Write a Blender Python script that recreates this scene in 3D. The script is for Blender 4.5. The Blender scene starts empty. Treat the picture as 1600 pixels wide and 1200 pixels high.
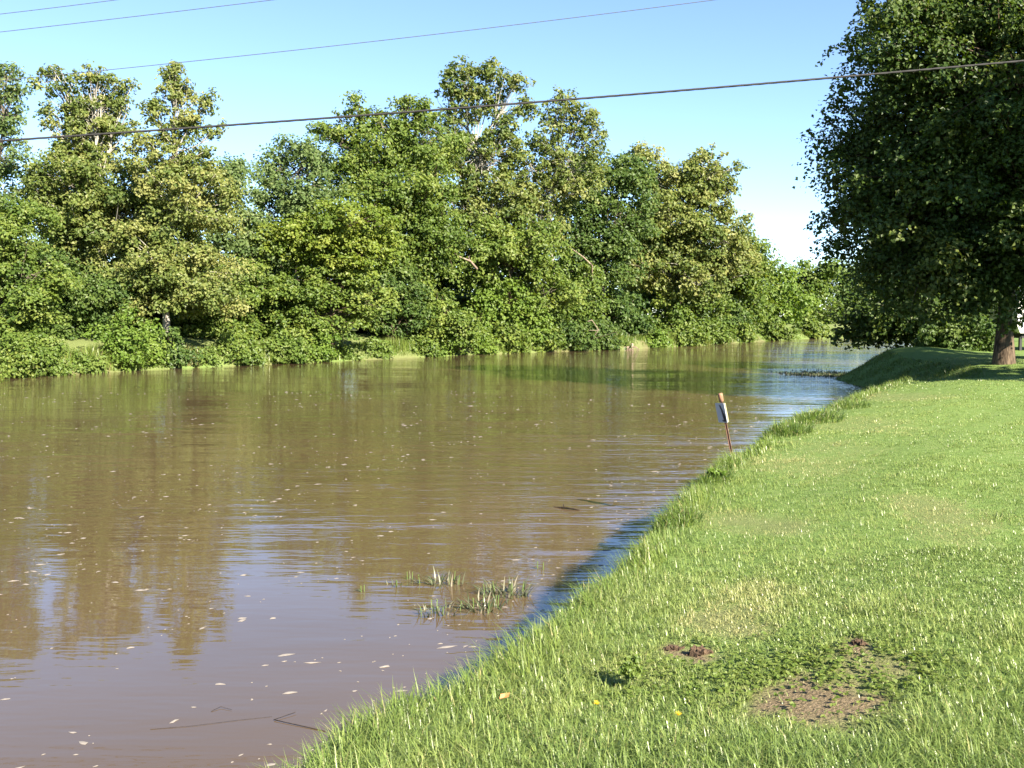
import bpy, math
import numpy as np

# ------------------------------------------------------------------ camera, sky, sun, exposure
S = bpy.context.scene
EYE = 2.9                                   # eye height above the water, metres
PITCH = math.atan(105.0 / 1600.0)
cam_d = bpy.data.cameras.new('camera'); cam = bpy.data.objects.new('camera', cam_d)
S.collection.objects.link(cam)
cam_d.sensor_width = 36.0; cam_d.lens = 36.0; cam_d.clip_start = 0.05; cam_d.clip_end = 5000
cam.location = (0, 0, EYE); cam.rotation_euler = (math.pi / 2 - PITCH, 0, 0)
S.camera = cam

SUN_EL = math.radians(33.0)
SUN_H = (0.62, -0.785)                      # horizontal direction towards the sun
world = bpy.data.worlds.new('World'); S.world = world; world.use_nodes = True
wn = world.node_tree.nodes; wl = world.node_tree.links
sky = wn.new('ShaderNodeTexSky'); sky.sky_type = 'NISHITA'; sky.sun_disc = False
sky.sun_elevation = SUN_EL; sky.sun_rotation = math.atan2(SUN_H[0], SUN_H[1])
sky.air_density = 0.7; sky.dust_density = 0.0; sky.ozone_density = 2.6; sky.altitude = 100
bg = wn['Background']; bg.inputs['Strength'].default_value = 0.066
wl.new(sky.outputs[0], bg.inputs['Color'])
sun_d = bpy.data.lights.new('sun', 'SUN'); sun_d.energy = 5.0; sun_d.angle = math.radians(0.55)
sun_d.color = (1.0, 0.90, 0.74)
sun = bpy.data.objects.new('sun', sun_d); S.collection.objects.link(sun)
from mathutils import Vector
_sv = Vector((SUN_H[0] * math.cos(SUN_EL), SUN_H[1] * math.cos(SUN_EL), math.sin(SUN_EL)))
sun.rotation_euler = _sv.to_track_quat('Z', 'Y').to_euler(); sun.location = (60, -80, 60)
vs = S.view_settings
vs.view_transform = 'Standard'; vs.look = 'None'; vs.gamma = 1.0; vs.use_curve_mapping = False
vs.exposure = 2.2
S.cycles.use_denoising = True
S.cycles.max_bounces = 6; S.cycles.diffuse_bounces = 3; S.cycles.glossy_bounces = 3
S.cycles.transmission_bounces = 3; S.cycles.transparent_max_bounces = 4
S.cycles.caustics_reflective = False; S.cycles.caustics_refractive = False

# ------------------------------------------------------------------ helpers
COL = S.collection
rng = np.random.default_rng(7)
CP, SP = math.cos(PITCH), math.sin(PITCH)

def at(px, py, Y):
    """world point at depth Y that stands at photograph pixel (px, py)"""
    dx = (px - 800) / 1600.0; dy = (600 - py) / 1600.0
    d = (dx, CP + dy * SP, -SP + dy * CP)
    t = Y / d[1]
    return np.array([t * d[0], Y, EYE + t * d[2]])

def mesh_arrays(name, V, F, mat=None, attrs=None, smooth=False):
    V = np.ascontiguousarray(V, dtype=np.float32).reshape(-1, 3)
    F = np.ascontiguousarray(F, dtype=np.int32)
    k = F.shape[1]; n = len(F)
    me = bpy.data.meshes.new(name)
    me.vertices.add(len(V)); me.vertices.foreach_set('co', V.ravel())
    me.loops.add(n * k); me.loops.foreach_set('vertex_index', F.ravel())
    me.polygons.add(n)
    me.polygons.foreach_set('loop_start', np.arange(0, n * k, k, dtype=np.int32))
    me.polygons.foreach_set('use_smooth', np.full(n, smooth, dtype=bool))
    me.update(calc_edges=True)
    for a, v in (attrs or {}).items():
        at_ = me.attributes.new(a, 'FLOAT', 'POINT')
        at_.data.foreach_set('value', np.ascontiguousarray(v, dtype=np.float32))
    if mat: me.materials.append(mat)
    return me

def link(name, me, parent=None, loc=None):
    o = bpy.data.objects.new(name, me); COL.objects.link(o)
    if parent is not None: o.parent = parent
    if loc is not None: o.location = loc
    return o

def tag(o, label=None, cat=None, group=None, kind=None):
    if label: o['label'] = label
    if cat: o['category'] = cat
    if group: o['group'] = group
    if kind: o['kind'] = kind
    return o

def empty(name, loc=(0, 0, 0), rz=0):
    o = bpy.data.objects.new(name, None); COL.objects.link(o)
    o.location = loc; o.rotation_euler = (0, 0, rz); o.empty_display_size = 0.2
    return o

def copy_tree(o, parent=None):
    c = o.copy(); COL.objects.link(c); c.parent = parent
    for ch in [x for x in o.children]:
        copy_tree(ch, c)
    return c

def unit(a):
    return a / np.maximum(np.linalg.norm(a, axis=-1, keepdims=True), 1e-9)

def tubes(P, R, sides=6):
    """P (N,K,3) paths, R (N,K) radii -> verts, quads"""
    P = np.asarray(P, float); R = np.asarray(R, float)
    N, K, _ = P.shape
    T = np.empty_like(P)
    T[:, 1:-1] = P[:, 2:] - P[:, :-2]; T[:, 0] = P[:, 1] - P[:, 0]; T[:, -1] = P[:, -1] - P[:, -2]
    T = unit(T)
    ref = np.where(np.abs(T[:, :1, 2:3]) > 0.8, np.array([1.0, 0.2, 0]), np.array([0.1, 0.15, 1.0]))
    A = unit(np.cross(T, np.broadcast_to(ref, T.shape))); B = np.cross(T, A)
    ang = np.linspace(0, 2 * math.pi, sides, endpoint=False)
    c = np.cos(ang)[None, None, :, None]; s = np.sin(ang)[None, None, :, None]
    V = P[:, :, None] + R[:, :, None, None] * (A[:, :, None] * c + B[:, :, None] * s)
    idx = np.arange(N * K * sides).reshape(N, K, sides)
    a = idx[:, :-1, :]; b = np.roll(idx, -1, axis=2)[:, :-1, :]
    d = idx[:, 1:, :]; e = np.roll(idx, -1, axis=2)[:, 1:, :]
    F = np.stack([a, b, e, d], -1).reshape(-1, 4)
    return V.reshape(-1, 3), F

def join(parts):
    Vs, Fs, o = [], [], 0
    for V, F in parts:
        Vs.append(V); Fs.append(F + o); o += len(V)
    return np.concatenate(Vs), np.concatenate(Fs)

def bez(p0, p1, p2, K):
    t = np.linspace(0, 1, K)[None, :, None]
    return (1 - t) ** 2 * p0[:, None] + 2 * t * (1 - t) * p1[:, None] + t ** 2 * p2[:, None]

# ------------------------------------------------------------------ materials
def new_mat(name):
    m = bpy.data.materials.new(name); m.use_nodes = True
    nt = m.node_tree; b = nt.nodes['Principled BSDF']
    return m, nt.nodes, nt.links, b

def ramp(nodes, stops):
    r = nodes.new('ShaderNodeValToRGB'); e = r.color_ramp.elements
    while len(e) < len(stops): e.new(0.5)
    for k, (p, c) in enumerate(stops):
        e[k].position = p; e[k].color = (*c, 1)
    return r

def leaf_mat(name, dark, mid, light, trans=0.48, rough=0.5, spec=0.35):
    m, n, l, b = new_mat(name)
    a = n.new('ShaderNodeAttribute'); a.attribute_name = 'tint'
    r = ramp(n, [(0.0, dark), (0.5, mid), (1.0, light)])
    l.new(a.outputs['Fac'], r.inputs[0]); l.new(r.outputs[0], b.inputs['Base Color'])
    b.inputs['Roughness'].default_value = rough; b.inputs['Specular IOR Level'].default_value = spec
    t = n.new('ShaderNodeBsdfTranslucent'); mx = n.new('ShaderNodeMixShader'); mx.inputs[0].default_value = trans
    hs = n.new('ShaderNodeHueSaturation'); hs.inputs['Hue'].default_value = 0.485
    hs.inputs['Saturation'].default_value = 1.15; hs.inputs['Value'].default_value = 1.15
    l.new(r.outputs[0], hs.inputs['Color']); l.new(hs.outputs[0], t.inputs['Color'])
    l.new(b.outputs[0], mx.inputs[1]); l.new(t.outputs[0], mx.inputs[2])
    l.new(mx.outputs[0], n['Material Output'].inputs['Surface'])
    return m

def bark_mat(name, c1, c2, scale=6, bump=0.6):
    m, n, l, b = new_mat(name)
    tc = n.new('ShaderNodeNewGeometry')
    mp = n.new('ShaderNodeMapping'); mp.inputs['Scale'].default_value = (scale, scale, scale * 0.25)
    l.new(tc.outputs['Position'], mp.inputs['Vector'])
    no = n.new('ShaderNodeTexNoise'); no.inputs['Scale'].default_value = 1.5; no.inputs['Detail'].default_value = 6
    l.new(mp.outputs[0], no.inputs['Vector'])
    r = ramp(n, [(0.35, c1), (0.65, c2)]); l.new(no.outputs['Fac'], r.inputs[0])
    l.new(r.outputs[0], b.inputs['Base Color']); b.inputs['Roughness'].default_value = 0.9
    b.inputs['Specular IOR Level'].default_value = 0.2
    bp = n.new('ShaderNodeBump'); bp.inputs['Strength'].default_value = bump; bp.inputs['Distance'].default_value = 0.05
    l.new(no.outputs['Fac'], bp.inputs['Height']); l.new(bp.outputs[0], b.inputs['Normal'])
    return m

def plain_mat(name, c, rough=0.6, metallic=0.0, noise=0.15, scale=20):
    m, n, l, b = new_mat(name)
    g = n.new('ShaderNodeTexCoord'); no = n.new('ShaderNodeTexNoise'); no.inputs['Scale'].default_value = scale
    no.inputs['Detail'].default_value = 5
    l.new(g.outputs['Object'], no.inputs['Vector'])
    r = ramp(n, [(0.3, tuple(max(0, x * (1 - noise)) for x in c)), (0.7, tuple(min(1, x * (1 + noise)) for x in c))])
    l.new(no.outputs['Fac'], r.inputs[0]); l.new(r.outputs[0], b.inputs['Base Color'])
    b.inputs['Roughness'].default_value = rough; b.inputs['Metallic'].default_value = metallic
    return m

LEAF = {
    'sycamore': leaf_mat('leaf_sycamore', (0.066, 0.108, 0.024), (0.140, 0.182, 0.042), (0.262, 0.270, 0.088)),
    'maple':    leaf_mat('leaf_maple', (0.060, 0.108, 0.018), (0.118, 0.176, 0.030), (0.205, 0.248, 0.054)),
    'bright':   leaf_mat('leaf_bright', (0.076, 0.138, 0.018), (0.126, 0.200, 0.030), (0.190, 0.258, 0.052)),
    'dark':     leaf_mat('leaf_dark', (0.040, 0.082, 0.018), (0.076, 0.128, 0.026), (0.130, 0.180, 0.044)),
    'yellow':   leaf_mat('leaf_yellow', (0.085, 0.140, 0.016), (0.150, 0.205, 0.028), (0.235, 0.268, 0.050)),
    'ash':      leaf_mat('leaf_ash', (0.068, 0.116, 0.034), (0.118, 0.176, 0.054), (0.190, 0.238, 0.090)),
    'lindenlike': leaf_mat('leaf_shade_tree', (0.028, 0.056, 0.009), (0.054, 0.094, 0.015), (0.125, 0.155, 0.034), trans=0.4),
    'weed':     leaf_mat('leaf_weed', (0.074, 0.126, 0.020), (0.120, 0.182, 0.034), (0.185, 0.232, 0.058)),
}
BARK = {
    'white': bark_mat('bark_pale', (0.17, 0.155, 0.13), (0.40, 0.38, 0.33), 3, 0.2),
    'green': bark_mat('stem_bark_green', (0.06, 0.09, 0.025), (0.10, 0.14, 0.04), 20, .1),
    'grey':  bark_mat('bark_grey', (0.070, 0.058, 0.045), (0.16, 0.135, 0.105), 6),
    'brown': bark_mat('bark_brown', (0.030, 0.021, 0.014), (0.125, 0.092, 0.062), 9, 1.0),
    'wet':   bark_mat('bark_wet', (0.018, 0.013, 0.009), (0.05, 0.036, 0.024), 12, .3),
    'dead':  bark_mat('bark_dead', (0.13, 0.095, 0.07), (0.28, 0.22, 0.17), 6, 0.4),
}

# ------------------------------------------------------------------ the river banks (plan lines)
def level_pos(px, py, z):
    d = ((px - 800) / 1600.0, CP + (600 - py) / 1600.0 * SP, -SP + (600 - py) / 1600.0 * CP)
    t = (z - EYE) / d[2]
    return t * d[0], t * d[1]
_near = [level_pos(px, py, 1.10) for px, py in [(430, 1240), (492, 1185), (552, 1124), (610, 1096), (690, 1076), (752, 1056), (806, 1008), (856, 962), (906, 924), (964, 888),
         (1004, 850), (1040, 802), (1066, 776), (1106, 738), (1148, 710), (1186, 692), (1206, 670), (1244, 651), (1300, 633), (1362, 607)]]
RIGHT = np.array([(-30, -60), (-12, -14), (-4.4, -1.5), (-1.7, 2.6)] + _near + [(11.4, 29.6), (12.9, 30.6), (14.2, 32.6), (15.1, 36.0), (15.7, 40.0), (15.7, 44.0), (16.2, 47.6), (18.3, 51.0),
    (22, 58), (27.5, 70), (38, 90), (56, 118), (84, 150), (140, 200), (330, 330)], float)
LEFT = np.array([(-70, -80), (-46, 5), (-33, 33), (-24.4, 47.4), (-22.3, 52.0), (-19.8, 56.4), (-15.5, 61.8), (-11.5, 67), (-6.9, 73.5), (-2.2, 80),
    (2.6, 84.5), (7, 89), (11.6, 93), (17, 102), (22.8, 111), (31, 124), (43, 141), (62, 160), (110, 205), (300, 345)], float)

def seg_dist(px, py, L):
    d = np.full(px.shape, 1e9)
    for (x0, y0), (x1, y1) in zip(L[:-1], L[1:]):
        ex, ey = x1 - x0, y1 - y0
        t = np.clip(((px - x0) * ex + (py - y0) * ey) / (ex * ex + ey * ey), 0, 1)
        d = np.minimum(d, np.hypot(px - x0 - t * ex, py - y0 - t * ey))
    return d

def side(px, py, L):
    """True where the point lies to the right (east) of line L, by crossing count to the far west"""
    c = np.zeros(px.shape, bool)
    for (x0, y0), (x1, y1) in zip(L[:-1], L[1:]):
        hit = ((y0 <= py) != (y1 <= py))
        xi = x0 + (py - y0) / ((y1 - y0) if y1 != y0 else 1e-9) * (x1 - x0)
        c ^= hit & (xi < px)
    return c

def smooth(a, b, x):
    t = np.clip((x - a) / (b - a), 0, 1); return t * t * (3 - 2 * t)

def wob(x, y, s=1.0, p=0.0):
    return (np.sin(x * 1.7 * s + 1.3 + p) * np.cos(y * 1.3 * s + .7 - p) + np.sin(x * 3.1 * s - y * 2.3 * s + p * 2) * .5
            + np.sin(x * .6 * s + y * .8 * s + 2.1 + p) * .8) / 2.3

def bank_d(px, py):
    px = np.asarray(px, float); py = np.asarray(py, float)
    dr = seg_dist(px, py, RIGHT) * np.where(side(px, py, RIGHT), 1, -1)
    dl = seg_dist(px, py, LEFT) * np.where(side(px, py, LEFT), -1, 1)
    return dr, dl

def height(px, py, dr=None, dl=None):
    px = np.asarray(px, float); py = np.asarray(py, float)
    if dr is None: dr, dl = bank_d(px, py)
    near = 1 - smooth(26, 34, py)
    shoulder = 1.05
    # right bank: lawn, shoulder, steep drop to the water
    lawn = shoulder + 0.20 * smooth(0.0, 2.6, dr) + 0.035 * wob(px, py, 0.9) * smooth(0, 1.5, dr) + 0.012 * wob(px, py, 3.1, 1.0)
    hollow = -0.60 * np.exp(-(((px - 15.5) / 4.6) ** 2 + ((py - 32.3) / 1.7) ** 2)) * smooth(0, 1, dr)
    mound = 0.30 * np.exp(-(((px - 18.2) / 2.6) ** 2 + ((py - 47.0) / 2.6) ** 2))
    base = lawn + hollow + mound
    wide = smooth(29, 38, py)
    drop = smooth(-0.80 - 1.3 * wide + 0.16 * wob(px, py, 2.2), 0.10 + 1.5 * wide, dr)
    right = -0.25 + (base + 0.25) * drop
    right = np.where(dr < -0.9 - 1.3 * wide, -0.25 - 0.5 * smooth(-0.9 - 1.3 * wide, -4.5, dr), right)
    # left bank
    up = -0.12 + 0.90 * smooth(-0.2, 0.9 + 0.4 * wob(px, py, 0.5), dl) + 0.9 * smooth(0.8, 6.0, dl) + 0.12 * wob(px, py, 0.7) * smooth(0.3, 3, dl)
    left = np.where(dl > -0.2, up, -0.12 - 0.7 * smooth(-0.2, -3, dl))
    return np.where(dr > dl, right, left)

def axis(fine, coarse_lo, coarse_hi, g=1.16):
    out = []
    for lo, hi, st in fine: out += list(np.arange(lo, hi, st))
    a = out[0]; st = fine[0][2]; pre = []
    while a > coarse_lo: st *= g; a -= st; pre.append(a)
    b = fine[-1][1]; st = fine[-1][2]; post = [b]
    while b < coarse_hi: st *= g; b += st; post.append(b)
    return np.array(pre[::-1] + out + post)

gx = axis([(-30, -2, 1.0), (-2, 4, 0.13), (4, 19, 0.35), (19, 50, 1.3)], -700, 900, 1.25)
gy = axis([(2.0, 9, 0.13), (9, 34, 0.35), (34, 62, 0.6), (62, 160, 1.5)], -500, 1500, 1.25)
GX, GY = np.meshgrid(gx, gy)
fx, fy = GX.ravel(), GY.ravel()
gdr, gdl = bank_d(fx, fy)
gz = height(fx, fy, gdr, gdl)

# bare or dry places in the lawn: (x, y, radius along x, radius along y, bare, dry)
def gpos(px, py, z=1.22):
    Y = (EYE - z) * 1600 / (py - 495); Y = Y * (1 - 0.0)
    for _ in range(20):
        p = at(px, py, Y); Y *= 1 + 0.5 * (p[2] - z) / EYE
    return p[0], p[1]
PATCH = [(*gpos(1280, 1078), .34, .36, .92, .3), (*gpos(1360, 1035), .20, .26, .60, .3), (*gpos(1343, 1006), .07, .14, 1.0, .2),
         (*gpos(1092, 994), .11, .16, 1.0, .5), (*gpos(1060, 984), .10, .12, .9, .5), (*gpos(1135, 945), .24, .33, .45, 1.0), (*gpos(1460, 800), .30, .75, .3, 1.0),
         (*gpos(1480, 838), .25, .4, .15, .8), (*gpos(1150, 790), .25, .5, .3, .8), (*gpos(1220, 805), .25, .45, .3, .8), (*gpos(1250, 710), .5, 1.2, .1, .8), (*gpos(1305, 690), .4, 1.0, .1, .7),
         (*gpos(1340, 655), .6, 1.6, .1, .8), (*gpos(1400, 612), .7, 2.0, .2, .9), (*gpos(1180, 905), .22, .3, .1, .7), (*gpos(1000, 1010), .18, .2, .2, .3)]
def patches(x, y):
    bare = np.zeros(x.shape); dry = np.zeros(x.shape)
    w = 0.34 * wob(x * 4, y * 4, 1.7) + 0.30 * wob(x * 11, y * 11, 1.3, 2)
    for (cx, cy, rx, ry, b, d) in PATCH:
        q = np.sqrt(((x - cx) / rx) ** 2 + ((y - cy) / ry) ** 2) + w * min(1, rx / .2)
        k = 1 - smooth(0.6, 1.25, q)
        bare = np.maximum(bare, b * k); dry = np.maximum(dry, d * (1 - smooth(0.7, 1.6, q)))
    return bare, dry
gb, gdry = patches(fx, fy)
soil = np.where(gdr > gdl, np.maximum(gb, 1 - smooth(-0.6 - 1.2 * smooth(29, 38, fy), -0.15 - 1.2 * smooth(29, 38, fy), gdr)), np.where(gdl < 0.9, np.clip(0.40 + 0.6 * wob(fx, fy, 0.6), 0, 1), 0.30))
idx = np.arange(len(fx)).reshape(GX.shape)
GF = np.stack([idx[:-1, :-1], idx[:-1, 1:], idx[1:, 1:], idx[1:, :-1]], -1).reshape(-1, 4)

m, n, l, b = new_mat('ground_soil_and_turf')
geo = n.new('ShaderNodeNewGeometry')
n1 = n.new('ShaderNodeTexNoise'); n1.inputs['Scale'].default_value = 9; n1.inputs['Detail'].default_value = 8
n2 = n.new('ShaderNodeTexNoise'); n2.inputs['Scale'].default_value = 1.1; n2.inputs['Detail'].default_value = 5
n3 = n.new('ShaderNodeTexNoise'); n3.inputs['Scale'].default_value = 70; n3.inputs['Detail'].default_value = 4
for q in (n1, n2, n3): l.new(geo.outputs['Position'], q.inputs['Vector'])
tr = ramp(n, [(0.3, (0.090, 0.145, 0.034)), (0.55, (0.120, 0.180, 0.046)), (0.75, (0.155, 0.190, 0.068))]); l.new(n1.outputs['Fac'], tr.inputs[0])
sr = ramp(n, [(0.28, (0.062, 0.043, 0.027)), (0.5, (0.135, 0.096, 0.062)), (0.75, (0.225, 0.168, 0.115))]); l.new(n3.outputs['Fac'], sr.inputs[0])
sa = n.new('ShaderNodeAttribute'); sa.attribute_name = 'soil'
mxc = n.new('ShaderNodeMix'); mxc.data_type = 'RGBA'
l.new(sa.outputs['Fac'], mxc.inputs['Factor']); l.new(tr.outputs[0], mxc.inputs['A']); l.new(sr.outputs[0], mxc.inputs['B'])
l.new(mxc.outputs['Result'], b.inputs['Base Color']); b.inputs['Roughness'].default_value = 0.95; b.inputs['Specular IOR Level'].default_value = 0.15
bp = n.new('ShaderNodeBump'); bp.inputs['Strength'].default_value = 0.7; bp.inputs['Distance'].default_value = 0.02
l.new(n3.outputs['Fac'], bp.inputs['Height']); l.new(bp.outputs[0], b.inputs['Normal'])
MAT_GROUND = m
ground = link('ground', mesh_arrays('ground', np.stack([fx, fy, gz], -1), GF, m, {'soil': soil}, True))
tag(ground, 'grassy river banks and the mown lawn at the right', kind='structure')

# ------------------------------------------------------------------ muddy water
m, n, l, b = new_mat('muddy_water')
geo = n.new('ShaderNodeNewGeometry')
def nz(scale, mscale, detail=3, rot=0.0, rough=0.5):
    mp = n.new('ShaderNodeMapping'); mp.inputs['Scale'].default_value = mscale; mp.inputs['Rotation'].default_value = (0, 0, rot)
    l.new(geo.outputs['Position'], mp.inputs['Vector'])
    t = n.new('ShaderNodeTexNoise'); t.inputs['Scale'].default_value = scale; t.inputs['Detail'].default_value = detail
    t.inputs['Roughness'].default_value = rough
    l.new(mp.outputs[0], t.inputs['Vector']); return t
def math_n(op, a, b_=None, c=None):
    q = n.new('ShaderNodeMath'); q.operation = op
    for k, v in enumerate((a, b_, c)):
        if v is None: continue
        if isinstance(v, (int, float)): q.inputs[k].default_value = v
        else: l.new(v, q.inputs[k])
    return q.outputs[0]
def mrange(v, a, b_, c, d):
    q = n.new('ShaderNodeMapRange'); q.interpolation_type = 'SMOOTHSTEP'
    l.new(v, q.inputs[0])
    for k, x in enumerate((a, b_, c, d)): q.inputs[k + 1].default_value = x
    return q.outputs[0]
silt = nz(0.12, (1, 1, 1), 4)
rc = ramp(n, [(0.3, (0.070, 0.048, 0.026)), (0.7, (0.090, 0.062, 0.036))]); l.new(silt.outputs['Fac'], rc.inputs[0])
l.new(rc.outputs[0], b.inputs['Base Color'])
b.inputs['Roughness'].default_value = 0.03; b.inputs['IOR'].default_value = 1.52
sep = n.new('ShaderNodeSeparateXYZ'); l.new(geo.outputs['Position'], sep.inputs[0])
# ripples: long swell, mid ripples, fine chop; the reach calms towards the near bank and is choppier upstream
swell = nz(0.55, (0.4, 1.0, 1), 2, 0.12); rip = nz(2.3, (0.26, 1.0, 1), 3, 0.10); chop = nz(7.5, (0.30, 1.0, 1), 2, -0.06)
patchn = nz(0.16, (0.5, 1.0, 1), 3, 0.5)
calm = mrange(sep.outputs['Y'], 7.0, 17.0, 0.22, 1.0)
far = mrange(sep.outputs['X'], 6.0, 22.0, 1.0, 3.2)
pat = mrange(patchn.outputs['Fac'], 0.38, 0.66, 0.45, 1.35)
amp = math_n('MULTIPLY', math_n('MULTIPLY', calm, pat), far)
h1 = math_n('MULTIPLY', swell.outputs['Fac'], 0.030)
h2 = math_n('MULTIPLY', rip.outputs['Fac'], 0.024)
h3 = math_n('MULTIPLY', chop.outputs['Fac'], 0.0068)
hh = math_n('MULTIPLY', math_n('ADD', math_n('ADD', h1, h2), h3), amp)
bp = n.new('ShaderNodeBump'); bp.inputs['Strength'].default_value = 1.0; bp.inputs['Distance'].default_value = 1.0
l.new(hh, bp.inputs['Height']); l.new(bp.outputs[0], b.inputs['Normal'])
MAT_WATER = m
wv = np.array([(-700, -500, 0), (900, -500, 0), (900, 1500, 0), (-700, 1500, 0)], float)
water = link('river_water', mesh_arrays('river_water', wv, np.array([[0, 1, 2, 3]]), m))
tag(water, 'brown muddy river reflecting trees and sky', kind='structure')

# ------------------------------------------------------------------ trees
def leaves(C, Nn, L, W, rg, fold=0.18, roll=None):
    """one small folded leaf (2 triangles) per row of C"""
    k = len(C)
    r = unit(rg.normal(size=(k, 3)))
    T = unit(r - (r * Nn).sum(1, keepdims=True) * Nn); B = np.cross(Nn, T)
    L = L[:, None]; W = W[:, None]
    V = np.empty((k, 4, 3))
    V[:, 0] = C - T * L * .5; V[:, 2] = C + T * L * .5
    up = Nn * L * fold
    V[:, 1] = C + B * W * .5 + up + T * L * .06; V[:, 3] = C - B * W * .5 + up + T * L * .06
    base = (np.arange(k) * 4)[:, None]
    F = np.concatenate([base + np.array([[0, 1, 2]]), base + np.array([[0, 2, 3]])])
    return V.reshape(-1, 3), F

def ground_z(x, y):
    return float(height(np.array([x]), np.array([y]))[0])

TRI = {'crown': 0}
def build_tree(name, base, lobes, species, bark, seed, label, cat='tree', group=None, leaf=0.25, rc=0.95, cover=1.75,
               flat=0.65, droop=0.25, trunk_r=None, trunk_top=.80, lean=(0, 0), upness=0.5, tint=0.0, stems=1, part=('trunk', 'branches', 'crown'),
               inner=0.30, spray=0.25, sides=7, zmin=0.08):
    """base (x,y); lobes: list of (centre xyz, radii xyz, density). Meshes are local to the base."""
    rg = np.random.default_rng(seed)
    bz = ground_z(*base) - 0.1
    B0 = np.array([base[0], base[1], bz])
    root = empty(name, B0)
    tag(root, label, cat, group)
    lob = [(np.array(c, float) - B0, np.array(r, float), d) for c, r, d in lobes]
    top = max(c[2] + r[2] * 0.5 for c, r, d in lob)
    Hh = max(top, 0.06)
    tr = trunk_r or 0.012 * Hh + 0.03
    cxy = np.mean([c[:2] for c, r, d in lob], axis=0)
    # trunk
    parts = []; limbs = []
    for s in range(stems):
        K = 9
        t = np.linspace(0, 1, K)
        off = rg.normal(size=2) * (0.10 * Hh if stems > 1 else 0.02 * Hh)
        bend = rg.normal(size=(K, 2)).cumsum(0) * 0.012 * Hh * t[:, None]
        st0 = rg.normal(size=2) * (0.05 * Hh if stems > 1 else 0)
        xy = st0 + (np.array(lean) + cxy * 0.8 + off)[None] * (t ** 1.6)[:, None] + bend
        P = np.concatenate([xy, (t * Hh * trunk_top)[:, None]], 1)
        R = tr * (1 - 0.86 * t) * (1 + 0.55 * np.exp(-t * 22)) / math.sqrt(stems)
        parts.append(tubes(P[None], R[None], sides + 2)); limbs.append((P, R))
    bps, brs = [], []
    CL, CT, CR = [], [], []
    for c, r, d in lob:
        P, R = limbs[rg.integers(len(limbs))]
        k = int(np.clip(np.searchsorted(P[:, 2], max(c[2] - 0.9 * r[2] - 0.12 * Hh, 0.16 * Hh)), 1, 7))
        p0 = P[k]; p2 = c + np.array([0, 0, r[2] * 0.35])
        p1 = p0 * 0.45 + p2 * 0.55 + np.array([0, 0, -0.10 * np.linalg.norm(p2 - p0)]) + rg.normal(size=3) * 0.05 * Hh * 0.5
        LP = bez(p0[None], p1[None], p2[None], 7)
        LR = np.linspace(min(R[k] * 0.75, tr * .6), tr * 0.10, 7)[None]
        parts.append(tubes(LP, LR, sides))
        area = 4 * math.pi * ((r[0] * r[1]) ** 1.6 + (r[0] * r[2]) ** 1.6 + (r[1] * r[2]) ** 1.6) ** (1 / 1.6) / 3 ** (1 / 1.6)
        rl = rc * (0.62 if d < 0.8 else 1.0)
        nc = max(3, int(d * (1 + inner) * 1.15 * area / (math.pi * rl * rl)))
        dirs = unit(rg.normal(size=(nc, 3)))
        rad = 1 - (1 - inner * 1.2) * rg.random(nc) ** 2.2
        nb = 1 + (0.24 if d >= .8 else .42) * wob(dirs[:, 0] * 3 + seed, dirs[:, 2] * 3, 1.5, seed * 0.37 + c[0])   # uneven outline
        cc = c + dirs * r * (rad * nb)[:, None]
        cc[:, 2] = np.maximum(cc[:, 2], min(zmin + .17, 0.25) + rg.random(nc) * min(0.4, Hh * .2))
        CL.append(cc); CT.append(tint + rg.normal(size=nc) * 0.17 + 0.10 * wob(cc[:, 0] * .5, cc[:, 2] * .5, 1.0, seed)); CR.append(rl * (0.55 + 0.85 * rg.random(nc)))
        tt = 0.35 + 0.6 * rg.random(nc)
        s0 = ((1 - tt) ** 2)[:, None] * p0 + (2 * tt * (1 - tt))[:, None] * p1 + (tt ** 2)[:, None] * p2
        mid = s0 * .5 + cc * .5 + rg.normal(size=(nc, 3)) * 0.12 * np.linalg.norm(cc - s0, axis=1, keepdims=True)
        ends = cc + dirs * rl * 0.35
        bps.append(bez(s0, mid, ends, 4))
        brs.append(np.linspace(1, 0.22, 4)[None] * (0.014 + 0.010 * np.linalg.norm(cc - s0, axis=1))[:, None].clip(0.015, tr * .35))
    V, F = join(parts)
    link(part[0], mesh_arrays(name + '_trunk', V, F, BARK[bark], smooth=True), root)
    V, F = tubes(np.concatenate(bps), np.concatenate(brs), 4)
    link(part[1], mesh_arrays(name + '_branches', V, F, BARK[bark], smooth=True), root)
    # leaves
    cc = np.concatenate(CL); ct = np.concatenate(CT); cr = np.concatenate(CR)
    m_ = np.maximum(12, (cover * math.pi * cr ** 2 / (0.40 * leaf * leaf)).astype(int))
    ci = np.repeat(np.arange(len(cc)), m_)
    k = len(ci)
    dv = unit(rg.normal(size=(k, 3)))
    rr = rg.random(k) ** 0.5
    far_ = rg.random(k) < spray
    rr = np.where(far_, 0.8 + 0.75 * rg.random(k), rr)
    # a few sprays stick out along shared directions
    ns = 7
    sd = unit(rg.normal(size=(len(cc), ns, 3)) + np.array([0, 0, 0.25]))
    sel = sd[ci, rg.integers(ns, size=k)]
    dv = np.where(far_[:, None], unit(sel + rg.normal(size=(k, 3)) * 0.16), dv)
    offv = dv * rr[:, None] * cr[ci][:, None] * np.array([1, 1, flat])
    offv[:, 2] -= droop * cr[ci] * (np.hypot(offv[:, 0], offv[:, 1]) / cr[ci]) ** 2
    C = cc[ci] + offv
    C[:, 2] = np.maximum(C[:, 2], zmin + min(0.15, .1 * Hh) * rg.random(k))
    Nn = unit(dv * 0.62 + np.array([0.20, -0.27, upness * 0.75]) + rg.normal(size=(k, 3)) * 0.40)
    sz = leaf * (0.6 + 0.7 * rg.random(k))
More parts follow.
